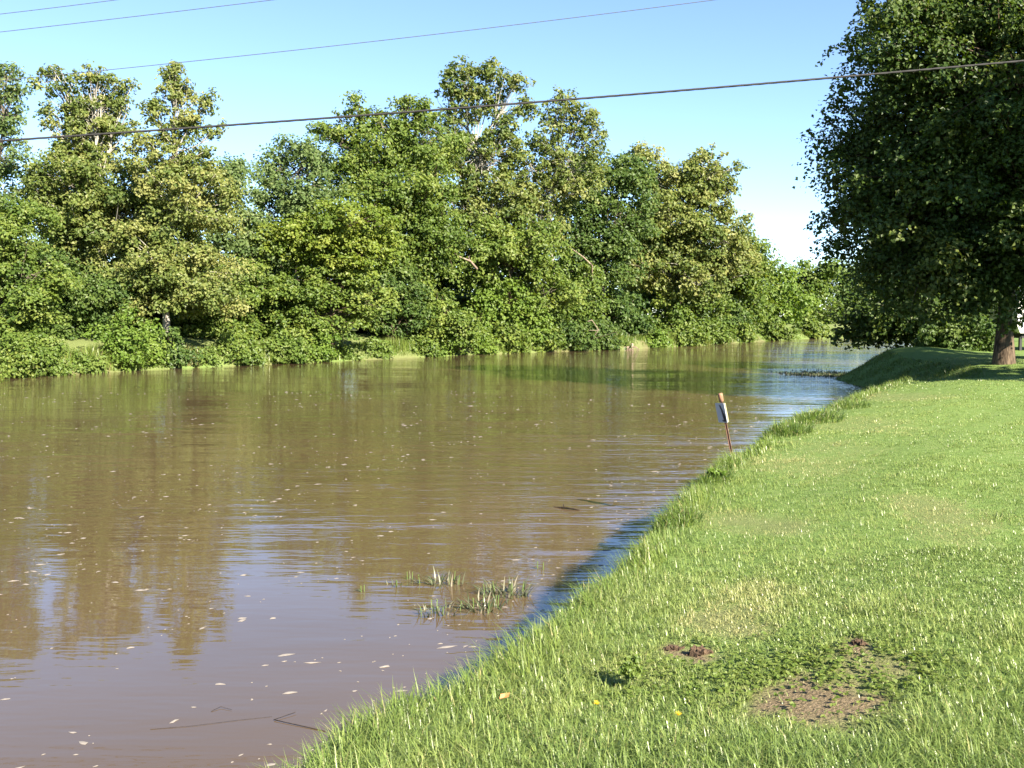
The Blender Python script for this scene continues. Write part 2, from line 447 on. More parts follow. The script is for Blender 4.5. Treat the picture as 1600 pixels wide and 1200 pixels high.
    V, F = leaves(C, Nn, sz, sz * (0.62 + 0.25 * rg.random(k)), rg)
    tn = np.clip(0.45 + ct[ci] + rg.normal(size=k) * 0.17, 0, 1)
    link(part[2], mesh_arrays(name + '_crown', V, F, LEAF[species], {'tint': np.repeat(tn, 4)}), root)
    TRI['crown'] += len(F)
    return root

def px_lobes(Y, L, depth=0.85):
    out = []
    for q in L:
        px, py, rx, ry = q[:4]; d = q[4] if len(q) > 4 else 1.0; dY = q[5] if len(q) > 5 else 0.0
        y = Y + dY
        s = y / 1600.0
        out.append((at(px, py, y), (rx * s, max(rx, ry * 0.7) * s * depth, ry * s), d))
    return out

GF_ = 'trees along the far bank'
def far_tree(name, x_base, Y, L, species, bark, seed, label, **kw):
    kw.setdefault('leaf', 0.0033 * Y); kw.setdefault('rc', 0.34 + 0.0060 * Y); kw.setdefault('spray', .38); kw.setdefault('cover', 1.3)
    p = at(x_base, 560, Y)
    return build_tree(name, (p[0], Y), px_lobes(Y, L), species, bark, seed, label, group=GF_, **kw)

# far bank, left to right
far_tree('sycamore_tree', -30, 58, [(-25, 160, 60, 65, .7), (5, 240, 42, 60, .55), (-40, 300, 60, 60), (12, 132, 26, 34, .4)], 'ash', 'grey', 11,
         'tall thin tree cut off by the left edge of the picture, top against sky', upness=.4)
far_tree('maple_tree', -10, 51.5, [(10, 360, 70, 55), (50, 440, 55, 55), (0, 480, 80, 70), (30, 545, 45, 35), (-10, 560, 60, 25)], 'maple', 'grey', 12,
         'bright green maple leaning over the water at the left edge, branches touching the river', flat=.45, upness=.9, droop=.4, cover=1.5)
far_tree('sycamore_tree', 150, 62.5, [(78, 122, 24, 22, .6), (112, 140, 26, 26, .55), (152, 118, 24, 20, .6), (186, 138, 20, 24, .6), (150, 165, 36, 22, .75), (92, 182, 26, 20, .7), (140, 205, 44, 26, .78), (182, 190, 24, 24, .65), (110, 235, 30, 20, .75), (150, 240, 34, 20, .7), (130, 290, 95, 50, .9), (190, 350, 110, 55, .9), (110, 370, 70, 60, .9), (60, 300, 40, 40, .7)],
         'sycamore', 'white', 13, 'tall sycamore with an open leafy left-hand top and pale limbs, left of the twin tops', trunk_top=.66, rc=.62, spray=.4, cover=1.6)
far_tree('sycamore_tree', 262, 60, [(270, 112, 20, 20, .7), (280, 142, 30, 18, .6), (240, 172, 24, 20, .6), (300, 182, 28, 22, .6), (330, 160, 16, 18, .6), (330, 205, 18, 16, .5), (265, 205, 30, 22, .6), (225, 228, 24, 22, .6), (290, 250, 46, 26, .75), (240, 270, 40, 26, .75), (290, 310, 80, 50, .9), (240, 400, 85, 50, 1), (290, 440, 90, 50, 1), (210, 450, 60, 45, 1)],
         'sycamore', 'white', 14, 'tall sycamore with a narrow pointed top and yellowish lower boughs, right of the twin tops', rc=.62, spray=.4, tint=.12, cover=1.6)
far_tree('ash_tree', 375, 68, [(375, 275, 36, 36, .8), (355, 340, 50, 50, .9), (385, 400, 50, 50)], 'ash', 'grey', 15,
         'small pale green tree filling the dip between the twin sycamores and the rounded maple')
far_tree('maple_tree', 465, 75, [(470, 268, 50, 48), (440, 330, 42, 55), (500, 330, 50, 50), (440, 250, 20, 22, .7), (420, 400, 50, 50)], 'ash', 'grey', 16,
         'rounded pale green maple beside the sky gap, left of the tall ash')
far_tree('boxelder_tree', 520, 68, [(550, 345, 70, 32), (490, 370, 62, 34), (590, 385, 40, 30, .9), (440, 385, 40, 30), (550, 400, 50, 30)], 'yellow', 'brown', 17,
         'yellow green tree standing out in front of the darker maples', flat=.5, upness=.8, cover=1.5, tint=.0)
far_tree('ash_tree', 590, 80, [(555, 172, 28, 18, .75), (590, 190, 26, 18, .75), (512, 205, 26, 16, .7), (545, 208, 34, 18, .75), (610, 235, 60, 42), (640, 165, 24, 16, .75), (665, 180, 26, 20, .75), (630, 195, 30, 18, .75), (560, 270, 60, 45), (665, 230, 50, 45)], 'maple', 'grey', 18,
         'tall feathery ash crossed by the thick cable, left of the white-limbed sycamore', spray=.4)
far_tree('maple_tree', 640, 77, [(610, 310, 65, 50), (660, 300, 48, 55), (640, 380, 60, 50), (600, 420, 60, 45), (690, 370, 40, 60)], 'maple', 'brown', 19,
         'full green maple in the middle of the far bank behind the yellow green tree')
far_tree('sycamore_tree', 748, 88, [(728, 112, 28, 16, .6), (768, 108, 26, 15, .6), (802, 132, 24, 18, .6), (700, 138, 22, 20, .6), (748, 140, 34, 16, .5), (722, 172, 34, 20, .5), (785, 168, 30, 20, .5), (822, 175, 16, 18, .5), (800, 212, 30, 26, .55), (700, 230, 40, 40, .7), (760, 250, 60, 50, .6), (770, 320, 60, 50, .9), (720, 330, 40, 60, .8)],
         'sycamore', 'white', 20, 'tallest sycamore of the far bank with bare white limbs showing in its open top', rc=.8, spray=.4, trunk_r=.30, tint=-.05, cover=1.6)
far_tree('sycamore_tree', 865, 90, [(880, 162, 26, 18, .6), (912, 178, 22, 18, .6), (928, 208, 20, 22, .6), (895, 205, 26, 20, .55), (858, 190, 22, 20, .55), (848, 225, 26, 20, .55), (850, 270, 50, 45, .55), (900, 262, 50, 46, .8), (830, 340, 55, 50, .9)], 'sycamore', 'white', 21,
         'thin-topped sycamore just right of the tallest one, leaning towards the open sky', rc=.8, spray=.4)
far_tree('maple_tree', 800, 85, [(790, 400, 60, 50), (840, 390, 45, 50), (740, 410, 42, 50), (850, 450, 50, 40)], 'maple', 'grey', 22,
         'mid-height green tree below the tallest sycamore')
far_tree('maple_tree', 940, 96, [(930, 290, 55, 42), (900, 340, 50, 50), (970, 350, 50, 55), (940, 410, 60, 50), (985, 270, 36, 34)], 'dark', 'grey', 23,
         'dark green rounded tree right of the middle of the far bank')
far_tree('sycamore_tree', 1060, 110, [(1010, 262, 40, 30, .8), (1060, 290, 55, 42), (1105, 272, 44, 34, .75), (1128, 310, 26, 36, .6), (1040, 350, 70, 50), (1110, 365, 60, 50), (1010, 400, 60, 50), (1080, 430, 70, 45), (1150, 400, 34, 40)],
         'sycamore', 'white', 24, 'broad sycamore thick with pale leaves at the right end of the tall far-bank trees', tint=.12, cover=1.6)
far_tree('maple_tree', 1150, 122, [(1150, 420, 36, 40), (1170, 385, 24, 24, .8), (1130, 450, 40, 40), (1180, 430, 24, 40)], 'maple', 'grey', 25,
         'lower green tree sloping down from the broad pale sycamore')
far_tree('vine_draped_tree', 1178, 133, [(1178, 450, 17, 45), (1172, 490, 22, 36), (1190, 405, 16, 26, .8)], 'maple', 'grey', 26,
         'narrow column of a tree hung with vines by the far bend', droop=.6)
far_tree('maple_tree', 1215, 152, [(1215, 440, 26, 28), (1230, 480, 34, 34), (1200, 480, 24, 34)], 'bright', 'grey', 27,
         'light green tree at the river bend, second from the right tree')
far_tree('maple_tree', 1262, 168, [(1255, 440, 28, 30), (1285, 430, 28, 26), (1270, 480, 40, 36)], 'maple', 'grey', 28,
         'distant green tree at the bend showing just left of the big dark tree', tint=-.1)
far_tree('maple_tree', 1330, 182, [(1320, 450, 40, 36), (1370, 460, 50, 40), (1330, 490, 50, 30)], 'dark', 'grey', 29,
         'distant tree past the bend, mostly hidden behind the big dark tree')
# lower trees leaning out from the far bank
GU = 'low trees leaning over the far waterline'
def low_tree(name, x_base, Y, L, species, seed, label, cat='tree', **kw):
    kw.setdefault('leaf', 0.0033 * Y); kw.setdefault('rc', 0.36 + 0.0050 * Y); kw.setdefault('cover', 1.45); kw.setdefault('stems', 3); kw.setdefault('trunk_r', .14)
    p = at(x_base, 560, Y)
    return build_tree(name, (p[0], Y), px_lobes(Y, L, 0.8), species, 'brown', seed, label, cat=cat, group=GU, **kw)
low_tree('spreading_tree', 480, 67.5, [(430, 450, 60, 28), (510, 445, 62, 26), (575, 470, 34, 24), (420, 500, 55, 30), (500, 500, 70, 30), (460, 540, 60, 20)], 'maple', 41,
         'wide spreading low tree with layered boughs left of the dark hollow in the bank', flat=.4, upness=.95, droop=.35)
low_tree('low_maple', 690, 77, [(690, 490, 44, 34), (660, 520, 36, 28), (720, 520, 36, 34), (640, 450, 34, 30)], 'maple', 42,
         'rounded low maple just right of the dark hollow in the bank', flat=.45, upness=.8, droop=.5)
low_tree('vine_draped_tree', 800, 84, [(800, 470, 38, 40), (780, 515, 34, 30), (825, 500, 26, 40), (750, 500, 26, 40)], 'bright', 43,
         'low tree smothered in hanging vines below the tall middle sycamores', droop=.7)
low_tree('low_maple', 885, 90, [(885, 470, 36, 40), (880, 520, 44, 26), (915, 450, 26, 40)], 'maple', 44,
         'low green tree by the pale dead limb, left of the eroded stump', droop=.5)
low_tree('low_tree', 955, 97, [(950, 490, 48, 36), (930, 525, 40, 20), (985, 510, 34, 26)], 'dark', 45,
         'dark low tree in shade directly above the eroded stump')
low_tree('low_tree', 1060, 109, [(1050, 490, 44, 34), (1090, 480, 40, 36), (1030, 520, 34, 20)], 'maple', 46,
         'low green tree right of the eroded stump under the broad sycamore')
low_tree('low_tree', 1130, 121, [(1130, 490, 34, 34), (1110, 510, 30, 22), (1150, 505, 22, 26)], 'dark', 47,
         'dark low tree above the grassy far bank near the bend')
low_tree('low_tree', 110, 58.5, [(120, 450, 46, 44), (90, 500, 40, 36), (160, 470, 40, 40), (70, 420, 40, 40)], 'dark', 48,
         'dark understory tree between the left maple and the bright bank shrub')
low_tree('low_tree', 340, 66, [(330, 470, 46, 36), (350, 510, 50, 30), (300, 510, 40, 30), (370, 440, 40, 40)], 'maple', 49,
         'low green tree behind the brown tuft of overhanging grass')
low_tree('low_tree', 612, 74.3, [(590, 465, 36, 36), (632, 455, 36, 34), (640, 490, 26, 26), (600, 500, 22, 22, .7)], 'dark', 50,
         'dark understory tree over the black hollow in the middle of the bank')

# shrubs at the far waterline
GS = 'shrubs along the far waterline'
def shrub(x, Y, L, species, seed, label, **kw):
    p = at(x, 560, Y)
    return build_tree('bank_shrub', (p[0], Y), px_lobes(Y, L, 0.7), species, 'brown', seed, label, cat='shrub', group=GS,
                      leaf=kw.pop('leaf', 0.0033 * Y), rc=0.3 + 0.0035 * Y, stems=4, trunk_r=.05, part=('stem', 'branches', 'foliage'), flat=.7, cover=1.5, inner=.15, zmin=-.62, **kw)
EDGE = [(-120, 606), (0, 592), (240, 577), (400, 570), (650, 558), (760, 553), (850, 550), (1000, 545), (1130, 537), (1290, 528), (1400, 522)]
def wpos(px, py):
    Y = EYE * 1600 / max(py - 495, 5)
    for _ in range(25):
        p = at(px, py, Y); Y *= 1 + 0.5 * p[2] / EYE
    return p[0], p[1]
SHRUBS = [(-60, 50, 30, 'maple', 'leafy shrub at the waterline on the very left edge'),
    (20, 44, 34, 'maple', 'leafy boughs of a shrub at the water under the left-edge maple'),
    (72, 34, 26, 'weed', 'weedy shrub at the waterline just right of the overhanging maple'), 
    (190, 46, 38, 'bright', 'large bright green shrub at the waterline below the pale sycamore trunk'), (232, 26, 28, 'bright', 'bright shrub just left of the brown tuft of overhanging grass'),
    (262, 34, 34, 'dark', 'dark shrub directly above the brown tuft of overhanging grass'), 
    (372, 40, 26, 'maple', 'leafy shrub under the left boughs of the wide spreading tree'), 
    (490, 44, 26, 'bright', 'bright shrub under the right boughs of the wide spreading tree'), 
    (128, 30, 18, 'weed', 'low weedy shrub between the overhanging maple and the big bright shrub'), (432, 46, 20, 'weed', 'low leafy shrub under the middle of the wide spreading tree'), (655, 32, 18, 'maple', 'shrub on the right lip of the dark hollow in the bank'), (748, 30, 20, 'bright', 'bright trailing shrub between the low maple and the vine-smothered tree'), (942, 34, 20, 'dark', 'dark shrub next to the stump on its left'), (1066, 30, 13, 'maple', 'shrub between the stump and the grassy far bank'), (318, 24, 12, 'weed', 'low weedy clump right of the brown tuft of overhanging grass'), (535, 26, 12, 'weed', 'low weedy clump left of the dark hollow in the bank'), (588, 26, 14, 'weed', 'low bright shrub right before the dark hollow in the bank'), 
    (700, 34, 26, 'bright', 'bright shrub on the bank under the rounded low maple'), 
    (795, 34, 30, 'maple', 'shrub trailing into the water below the vine-smothered tree'), (845, 34, 24, 'maple', 'shrub right of the vine-smothered tree, at the start of the river shadow'),
    (890, 36, 24, 'dark', 'dark shrub overhanging the shaded water left of the stump'), 
    (1022, 22, 14, 'bright', 'small sunlit shrub just right of the eroded stump'), 
    (1115, 26, 16, 'weed', 'weedy shrub on the sunlit grassy bank before the bend'), (1160, 24, 18, 'maple', 'shrub at the water below the vine-hung column tree'),
    (1212, 26, 18, 'maple', 'shrub at the water below the light green tree at the bend'), (1268, 26, 16, 'maple', 'shrub on the bend farthest upstream beside the big dark tree')]
for k, (px, rx, ry, sp, lab) in enumerate(SHRUBS):
    e = float(np.interp(px, [a for a, b_ in EDGE], [b_ for a, b_ in EDGE])); Y = wpos(px, e)[1] + 0.55
    q = np.random.default_rng(600 + k); j = q.normal(size=6); ry *= .75 + .5 * q.random(); rx *= .85 + .3 * q.random()
    shrub(px, Y, [(px - rx * .35 + 3 * j[0], e - ry * 1.0, rx * .75, ry * .85), (px + rx * .45, e - ry * .95 + 3 * j[1], rx * .65, ry * .8), (px + 4 * j[2], e - ry * 1.5, rx * .6, ry * .7), (px + rx * .1, e - ry * .42, rx * .8, ry * .40, .7, -.35)], sp, 300 + k, lab)

# the wood behind: a few auto-shaped trees, copied
GB = 'trees of the wood behind the far bank'
def back_proto(seed, species, label):
    rg = np.random.default_rng(seed); b0 = (-40.0 - seed, 120.0)
    L = []
    for k in range(7):
        a = rg.random() * 6.28; q = rg.random()
        L.append((np.array([b0[0] + 2.6 * math.cos(a) * (1 - .5 * q), b0[1] + 2.6 * math.sin(a) * (1 - .5 * q), 5 + 9 * q]), (2.8, 2.8, 2.6), .8))
    return build_tree('woodland_tree', b0, L, species, 'grey', seed, label, group=GB, leaf=.46, rc=1.2, cover=1.8)
protos = [back_proto(81, 'dark', 'woodland tree'), back_proto(82, 'maple', 'woodland tree')]
spots = [(-60, 70, 360, 'behind the left-edge maple'), (45, 76, 360, 'behind the pair of twin sycamores on their left'), (190, 80, 400, 'seen through the gaps of the twin sycamores'),
         (330, 82, 400, 'behind the small pale tree in the dip'), (430, 88, 375, 'behind the rounded pale maple'), (520, 92, 330, 'behind the yellow green tree'),
         (680, 98, 330, 'behind the full green middle maple'), (800, 104, 350, 'behind the tallest sycamore'), (900, 112, 360, 'behind the thin-topped leaning sycamore'),
         (1000, 122, 360, 'behind the dark rounded tree'), (1090, 134, 380, 'behind the broad pale sycamore'), (1165, 152, 430, 'behind the vine-hung column tree'), (1235, 185, 432, 'behind the light green tree at the bend'),
         (-150, 62, 330, 'past the left edge of the picture'), (120, 66, 470, 'low in the shade behind the bright bank shrub'), (260, 69, 470, 'low in the shade behind the brown grass tuft'), (400, 74, 470, 'low in the shade behind the wide spreading tree'),
         (560, 80, 450, 'low in the shade left of the dark hollow'), (620, 82, 440, 'in the dark hollow of the bank'), (740, 90, 450, 'low in the shade behind the vine-smothered tree'), (860, 98, 450, 'low in the shade behind the dead limb')]
for k, (px, Y, ptop, where) in enumerate(spots):
    pr = protos[k % 2]
    o = pr if k < 2 else copy_tree(pr)
    t = at(px, ptop, Y); gz0 = ground_z(t[0], Y) - .1
    o.location = (t[0], Y, gz0); s = (t[2] - gz0) / 16.6
    o.scale = (max(s, .75) * 1.25, max(s, .75) * 1.2, s); o.rotation_euler = (0, 0, k * 1.9)
    o['label'] = 'woodland tree ' + where

# ------------------------------------------------------------------ right bank trees
TX, TY = 17.45, 36.3
def big_lobes():
    out = []; rg = np.random.default_rng(5)
    B = np.array([TX, TY, 1.0])
    spec = [(0.2, 0, 9.5, 4.4, 4.4, 4.8, .7), (-3.0, -0.5, 6.0, 2.9, 3.0, 2.6, 1.15), (-3.9, 0.5, 8.2, 2.4, 2.8, 2.4, 1.1), (-3.4, -0.8, 10.6, 2.6, 2.8, 2.4, 1.1),
            (-2.1, 0, 13.2, 2.8, 3.0, 2.6, 1.0), (0.5, -2.0, 13.0, 3.2, 2.8, 2.8, 1.0), (0.6, -3.2, 6.6, 3.0, 2.4, 2.6, 1.0), (-1.2, -3.0, 9.6, 3.0, 2.2, 2.6, 1.0),
            (-3.4, -1.0, 3.6, 2.2, 2.2, 1.6, 1.1), (-1.0, -1.8, 4.0, 2.2, 2.2, 1.5, 1.0), (-0.6, -1.4, 2.7, 1.5, 1.2, .9, .8), (0.3, -2.2, 3.6, 1.2, 1.0, .9, .7), (2.2, -1.5, 6.0, 2.2, 2.0, 1.6, .8), (-4.2, 1.0, 5.6, 1.8, 2.0, 2.0, 1.0),
            (4.2, -0.5, 8.4, 3.0, 3.2, 3.2, .5), (3.6, 0, 12.6, 3.0, 3.0, 3.0, .5), (0, 3.2, 8.0, 3.6, 2.8, 3.6, .35), (0, 0.5, 16.2, 3.2, 3.2, 2.4, .6), (-2.0, 1.5, 15.6, 2.4, 2.4, 2.0, .7)]
    for x, y, z, a, b_, c, d in spec: out.append((B + np.array([x, y, z]), (a, b_, c), d))
    return out
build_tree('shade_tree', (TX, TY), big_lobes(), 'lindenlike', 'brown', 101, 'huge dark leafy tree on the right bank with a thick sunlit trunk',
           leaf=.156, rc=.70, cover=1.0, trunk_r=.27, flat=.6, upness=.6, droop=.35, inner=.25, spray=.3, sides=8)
build_tree('riverside_tree', (22.5, 52.0), [((20.5, 51, 4.6), (3.0, 2.6, 2.6), 1), ((18.6, 50.5, 3.4), (1.9, 1.8, 1.5), 1), ((23, 52, 7.5), (3.4, 3, 3.2), 1), ((17.4, 51.5, 2.2), (1.3, 1.3, .9), .8)],
           'lindenlike', 'grey', 102, 'darker tree behind the big trunk, boughs dipping to the river by the mound', leaf=.22, rc=.9, cover=1.4)
build_tree('riverside_tree', (31, 66), [((30, 66, 5), (4, 3, 3.6), 1), ((34, 66, 8), (4, 3, 4), 1), ((27.5, 67, 3), (2, 2, 2), .9)],
           'maple', 'grey', 103, 'green tree farther along the right bank, glimpsed under the big dark crown', leaf=.34, rc=1.0, cover=1.5)
build_tree('bank_shrub', (21.4, 47.4), [((21.3, 47.4, 2.0), (1.3, 1.1, .9), 1), ((19.9, 48.2, 1.8), (1.0, 1.0, .7), 1)],
           'dark', 'brown', 104, 'dark shrub in the shade behind the grassy mound', cat='shrub', leaf=.16, rc=.5, stems=4, trunk_r=.05, part=('stem', 'branches', 'foliage'))
# trees of the same yard, outside the picture to the right: they shade the big tree
def yard_tree(base, spec, seed, label):
    L = [(np.array([base[0] + x, base[1] + y, z]), (a, a, c), .42 if seed == 111 else .8) for x, y, z, a, c in spec]
    return build_tree('yard_tree', base, L, 'lindenlike', 'brown', seed, label, leaf=.5, rc=1.5, cover=1.5, trunk_r=.4)
yard_tree((25.2, 26.6), [(0, 0, 15, 4.6, 4.6), (-3, -2, 14, 3, 3), (3, 2.5, 15, 3.2, 3.2), (1, 3, 13, 3, 3), (-1, -3, 16, 3, 3), (4.4, 3.4, 13, 2.6, 2.6)], 111,
          'tall yard tree past the right edge of the picture, shading the big one')
yard_tree((23.0, 21.8), [(0, 0, 8.2, 3.2, 2.6), (-1.8, -1.4, 7.6, 2.2, 2.0), (1.8, 1.4, 8.4, 2.2, 2.2), (-.6, 1.4, 9.4, 2.2, 2)], 112,
          'small yard tree past the right edge of the picture, shading the hollow')

print('crown tris', TRI['crown'])
# ------------------------------------------------------------------ lawn grass
def grass_mat(name, stops, dry, trans=0.4):
    m, n, l, b = new_mat(name)
    a = n.new('ShaderNodeAttribute'); a.attribute_name = 'tint'
    r = ramp(n, stops); l.new(a.outputs['Fac'], r.inputs[0])
    d = n.new('ShaderNodeAttribute'); d.attribute_name = 'dry'
    mx = n.new('ShaderNodeMix'); mx.data_type = 'RGBA'; mx.inputs['B'].default_value = (*dry, 1)
    l.new(d.outputs['Fac'], mx.inputs['Factor']); l.new(r.outputs[0], mx.inputs['A'])
    l.new(mx.outputs['Result'], b.inputs['Base Color'])
    b.inputs['Roughness'].default_value = 0.38; b.inputs['Specular IOR Level'].default_value = 0.55
    t = n.new('ShaderNodeBsdfTranslucent'); l.new(mx.outputs['Result'], t.inputs['Color'])
    ms = n.new('ShaderNodeMixShader'); ms.inputs[0].default_value = trans
    l.new(b.outputs[0], ms.inputs[1]); l.new(t.outputs[0], ms.inputs[2]); l.new(ms.outputs[0], n['Material Output'].inputs['Surface'])
    return m
GRASS = grass_mat('grass_blades', [(0.0, (0.105, 0.170, 0.038)), (0.5, (0.175, 0.245, 0.060)), (1.0, (0.270, 0.325, 0.095))], (0.42, 0.36, 0.18))
REED = grass_mat('bank_grass_blades', [(0.0, (0.060, 0.112, 0.018)), (0.5, (0.125, 0.190, 0.030)), (1.0, (0.220, 0.265, 0.060))], (0.34, 0.28, 0.14))

def blades(x, y, z, az, ln, lean, w, seg):
    k = len(x); dx, dy = np.cos(az), np.sin(az)
    V = np.empty((k, 2 * seg + 1, 3))
    for s in range(seg + 1):
        t = s / seg
        hx = lean * ln * t ** 1.8; hz = ln * t * np.sqrt(np.clip(1 - (lean * t * 0.8) ** 2, .05, 1))
        cx = x + dx * hx; cy = y + dy * hx; cz = z + hz
        if s < seg:
            ww = w * 0.5 * (1 - 0.75 * t ** 1.6)
            V[:, 2 * s] = np.stack([cx - dy * ww, cy + dx * ww, cz], -1)
            V[:, 2 * s + 1] = np.stack([cx + dy * ww, cy - dx * ww, cz], -1)
        else:
            V[:, 2 * s] = np.stack([cx, cy, cz], -1)
    f = []
    for s in range(seg - 1):
        a = 2 * s; f += [[a, a + 1, a + 3], [a, a + 3, a + 2]]
    a = 2 * (seg - 1); f.append([a, a + 1, a + 2])
    F = (np.arange(k) * (2 * seg + 1))[:, None, None] + np.array(f)[None]
    return V.reshape(-1, 3), F.reshape(-1, 3), 2 * seg + 1

def zone(y0, y1, dens, w, seg, lmin, lmax, rg, tuft=10, tr=0.03):
    xr = 0.5 * y1 + 2.4
    x0 = -3.5 if y0 < 13 else 1.0
    nt = int(dens * (y1 - y0) * (xr - x0) / tuft)
    tx = x0 + rg.random(nt) * (xr - x0); ty = y0 + rg.random(nt) * (y1 - y0)
    ok = (tx < 0.5 * ty + 1.9)
    tx, ty = tx[ok], ty[ok]
    dr, dl = bank_d(tx, ty); ok = dr > -0.12
    tx, ty = tx[ok], ty[ok]
    i = np.repeat(np.arange(len(tx)), tuft)
    a = rg.random(len(i)) * 6.283; q = tr * rg.random(len(i)) ** .5 * (1 + 2.5 * (rg.random(len(i)) < .35))
    x = tx[i] + np.cos(a) * q; y = ty[i] + np.sin(a) * q
    dr, dl = bank_d(x, y); bare, dry = patches(x, y)
    ok = (dr > -0.15) & (rg.random(len(x)) > np.clip(bare * 1.15, 0, .95))
    x, y, a, i, dr, bare, dry = x[ok], y[ok], a[ok], i[ok], dr[ok], bare[ok], dry[ok]
    k = len(x); z = height(x, y, dr, np.full(k, -99.0)) - 0.006
    pat = wob(x, y, 1.1, .4); pat2 = wob(x * 3, y * 3, 1.3, 1.9); pat3 = wob(x * 0.5, y * .5, 1.0, 3.)
    ln = (lmin + (lmax - lmin) * rg.random(k)) * (1 + 0.28 * pat + 0.25 * pat2) * np.interp(y, [2.4, 6.0, 9.0, 14, 22, 42], [1, .95, .72, .55, .50, .70])
    ln *= 1 + 1.5 * np.exp(-(np.maximum(dr, 0) / 0.45) ** 2) + 1.3 * (1 - smooth(3.6, 4.9, y + 0.3 * pat2)) + 0.8 * np.clip(pat2 * 1.6 - .75, 0, 1)
    near_b, _ = patches(x, y + .16)
    ln *= 1 - 0.5 * np.clip(np.maximum(bare, near_b) * 1.5, 0, 1) - .12 * dry
    az = a + rg.normal(size=k) * 1.2
    lean = np.clip(0.88 + rg.normal(size=k) * 0.32, 0.05, 1.24)
    tn = np.clip(0.48 + 0.20 * pat + 0.20 * pat2 + 0.24 * pat3 + rg.normal(size=k) * 0.19 + (rg.normal(size=len(tx)) * .12)[i], 0, 1)
    dd = np.clip(dry * (0.25 + .45 * rg.random(k)) + (rg.random(k) < .05) * .8 * rg.random(k), 0, 1)
    V, F, nv = blades(x, y, z, az, ln, lean, w * (0.7 + 0.6 * rg.random(k)), seg)
    return V, F, np.repeat(tn, nv), np.repeat(dd, nv)

def fringe(ymin, ymax, dens, w, seg, lmin, lmax, rg, d0=-0.62, d1=0.25):
    """long grass hanging over the edge of the near bank"""
    out = []
    L = RIGHT
    for (xa, ya), (xb, yb) in zip(L[:-1], L[1:]):
        if yb < ymin or ya > ymax: continue
        sl = math.hypot(xb - xa, yb - ya); k = int(sl * dens)
        t = rg.random(k); d = d0 + (d1 - d0) * rg.random(k) ** .8
        nx, ny = (yb - ya) / sl, -(xb - xa) / sl           # towards the land
        out.append(np.stack([xa + (xb - xa) * t + nx * d, ya + (yb - ya) * t + ny * d, np.full(k, math.atan2(-ny, -nx))], -1))
    o = np.concatenate(out); x, y, a = o.T
    clump = wob(x * 2.2, y * 2.2, 1.2, .8)
    keep = rg.random(len(x)) < 0.55 + 0.5 * clump
    x, y, a, clump = x[keep], y[keep], a[keep], clump[keep]
    k = len(x); dr, dl = bank_d(x, y); z = height(x, y, dr, np.full(k, -99.0)) - 0.01
    ln = (lmin + (lmax - lmin) * rg.random(k) ** 1.6) * (1 + 0.35 * clump)
    V, F, nv = blades(x, y, z, a + rg.normal(size=k) * 1.0, ln, np.clip(0.75 + rg.normal(size=k) * .28, .05, 1.2), w * (0.7 + .6 * rg.random(k)), seg)
    tn = np.clip(0.45 + 0.25 * clump + rg.normal(size=k) * .18, 0, 1); dd = (rg.random(k) < .08) * rg.random(k) + 0.0
    return V, F, np.repeat(tn, nv), np.repeat(dd, nv)

def grass_object(name, chunks, mat, label):
    Vs, Fs, T, D, o = [], [], [], [], 0
    for V, F, t, d in chunks:
        Vs.append(V); Fs.append(F + o); T.append(t); D.append(d); o += len(V)
    ob = link(name, mesh_arrays(name, np.concatenate(Vs), np.concatenate(Fs), mat, {'tint': np.concatenate(T), 'dry': np.concatenate(D)}))
    tag(ob, label, 'grass', kind='stuff')
    print(name, sum(len(f) for f in Fs)); return ob

rg = np.random.default_rng(31)
grass_object('lawn_grass', [zone(2.4, 7.2, 6800, .0049, 2, .022, .064, rg, 6, .026), zone(7.2, 13.0, 4200, .0070, 1, .022, .064, rg, 6, .03),
                            zone(13.0, 22.0, 1700, .012, 1, .022, .064, rg, 5, .05), zone(22.0, 42.0, 520, .022, 1, .022, .064, rg, 4, .08)], GRASS,
             'short green lawn grass covering the right foreground')
grass_object('bank_grass', [fringe(1.5, 12, 2200, .0062, 2, .05, .22, rg), fringe(12, 31, 1200, .010, 2, .05, .22, rg), fringe(31, 60, 1500, .022, 1, .05, .16, rg, -1.5, 1.2)], REED,
             'longer grass hanging over the edge of the near bank')

# grass on the far bank, in uneven patches
def far_grass(rg):
    out = []
    for (xa, ya), (xb, yb) in zip(LEFT[2:-3], LEFT[3:-2]):
        sl = math.hypot(xb - xa, yb - ya); k = int(sl * 640)
        t = rg.random(k); d = -0.05 + 1.9 * rg.random(k) ** 1.2
        nx, ny = -(yb - ya) / sl, (xb - xa) / sl
        out.append(np.stack([xa + (xb - xa) * t + nx * d, ya + (yb - ya) * t + ny * d], -1))
    x, y = np.concatenate(out).T
    c = wob(x, y, .55, 1.1) + .4 * wob(x, y, 1.7, 2)
    keep = rg.random(len(x)) < 0.55 + 0.7 * c
    x, y, c = x[keep], y[keep], c[keep]; k = len(x)
    z = height(x, y) - .02
    ln = (0.18 + 0.50 * rg.random(k)) * (1 + .5 * c)
    V, F, nv = blades(x, y, z, rg.random(k) * 6.283, ln, np.clip(.5 + rg.normal(size=k) * .25, .05, 1), .035 + .03 * rg.random(k), 1)
    tn = np.clip(.55 + .25 * c + rg.normal(size=k) * .2, 0, 1)
    dd = np.clip((rg.random(k) < .10) * rg.random(k) + 0.55 * np.exp(-((x + 18.6) / 1.0) ** 2 - ((y - 58.3) / 2.0) ** 2), 0, 1)
    return V, F, np.repeat(tn, nv), np.repeat(dd, nv)
grass_object('far_bank_grass', [far_grass(rg)], REED, 'rank grass along the far waterline')

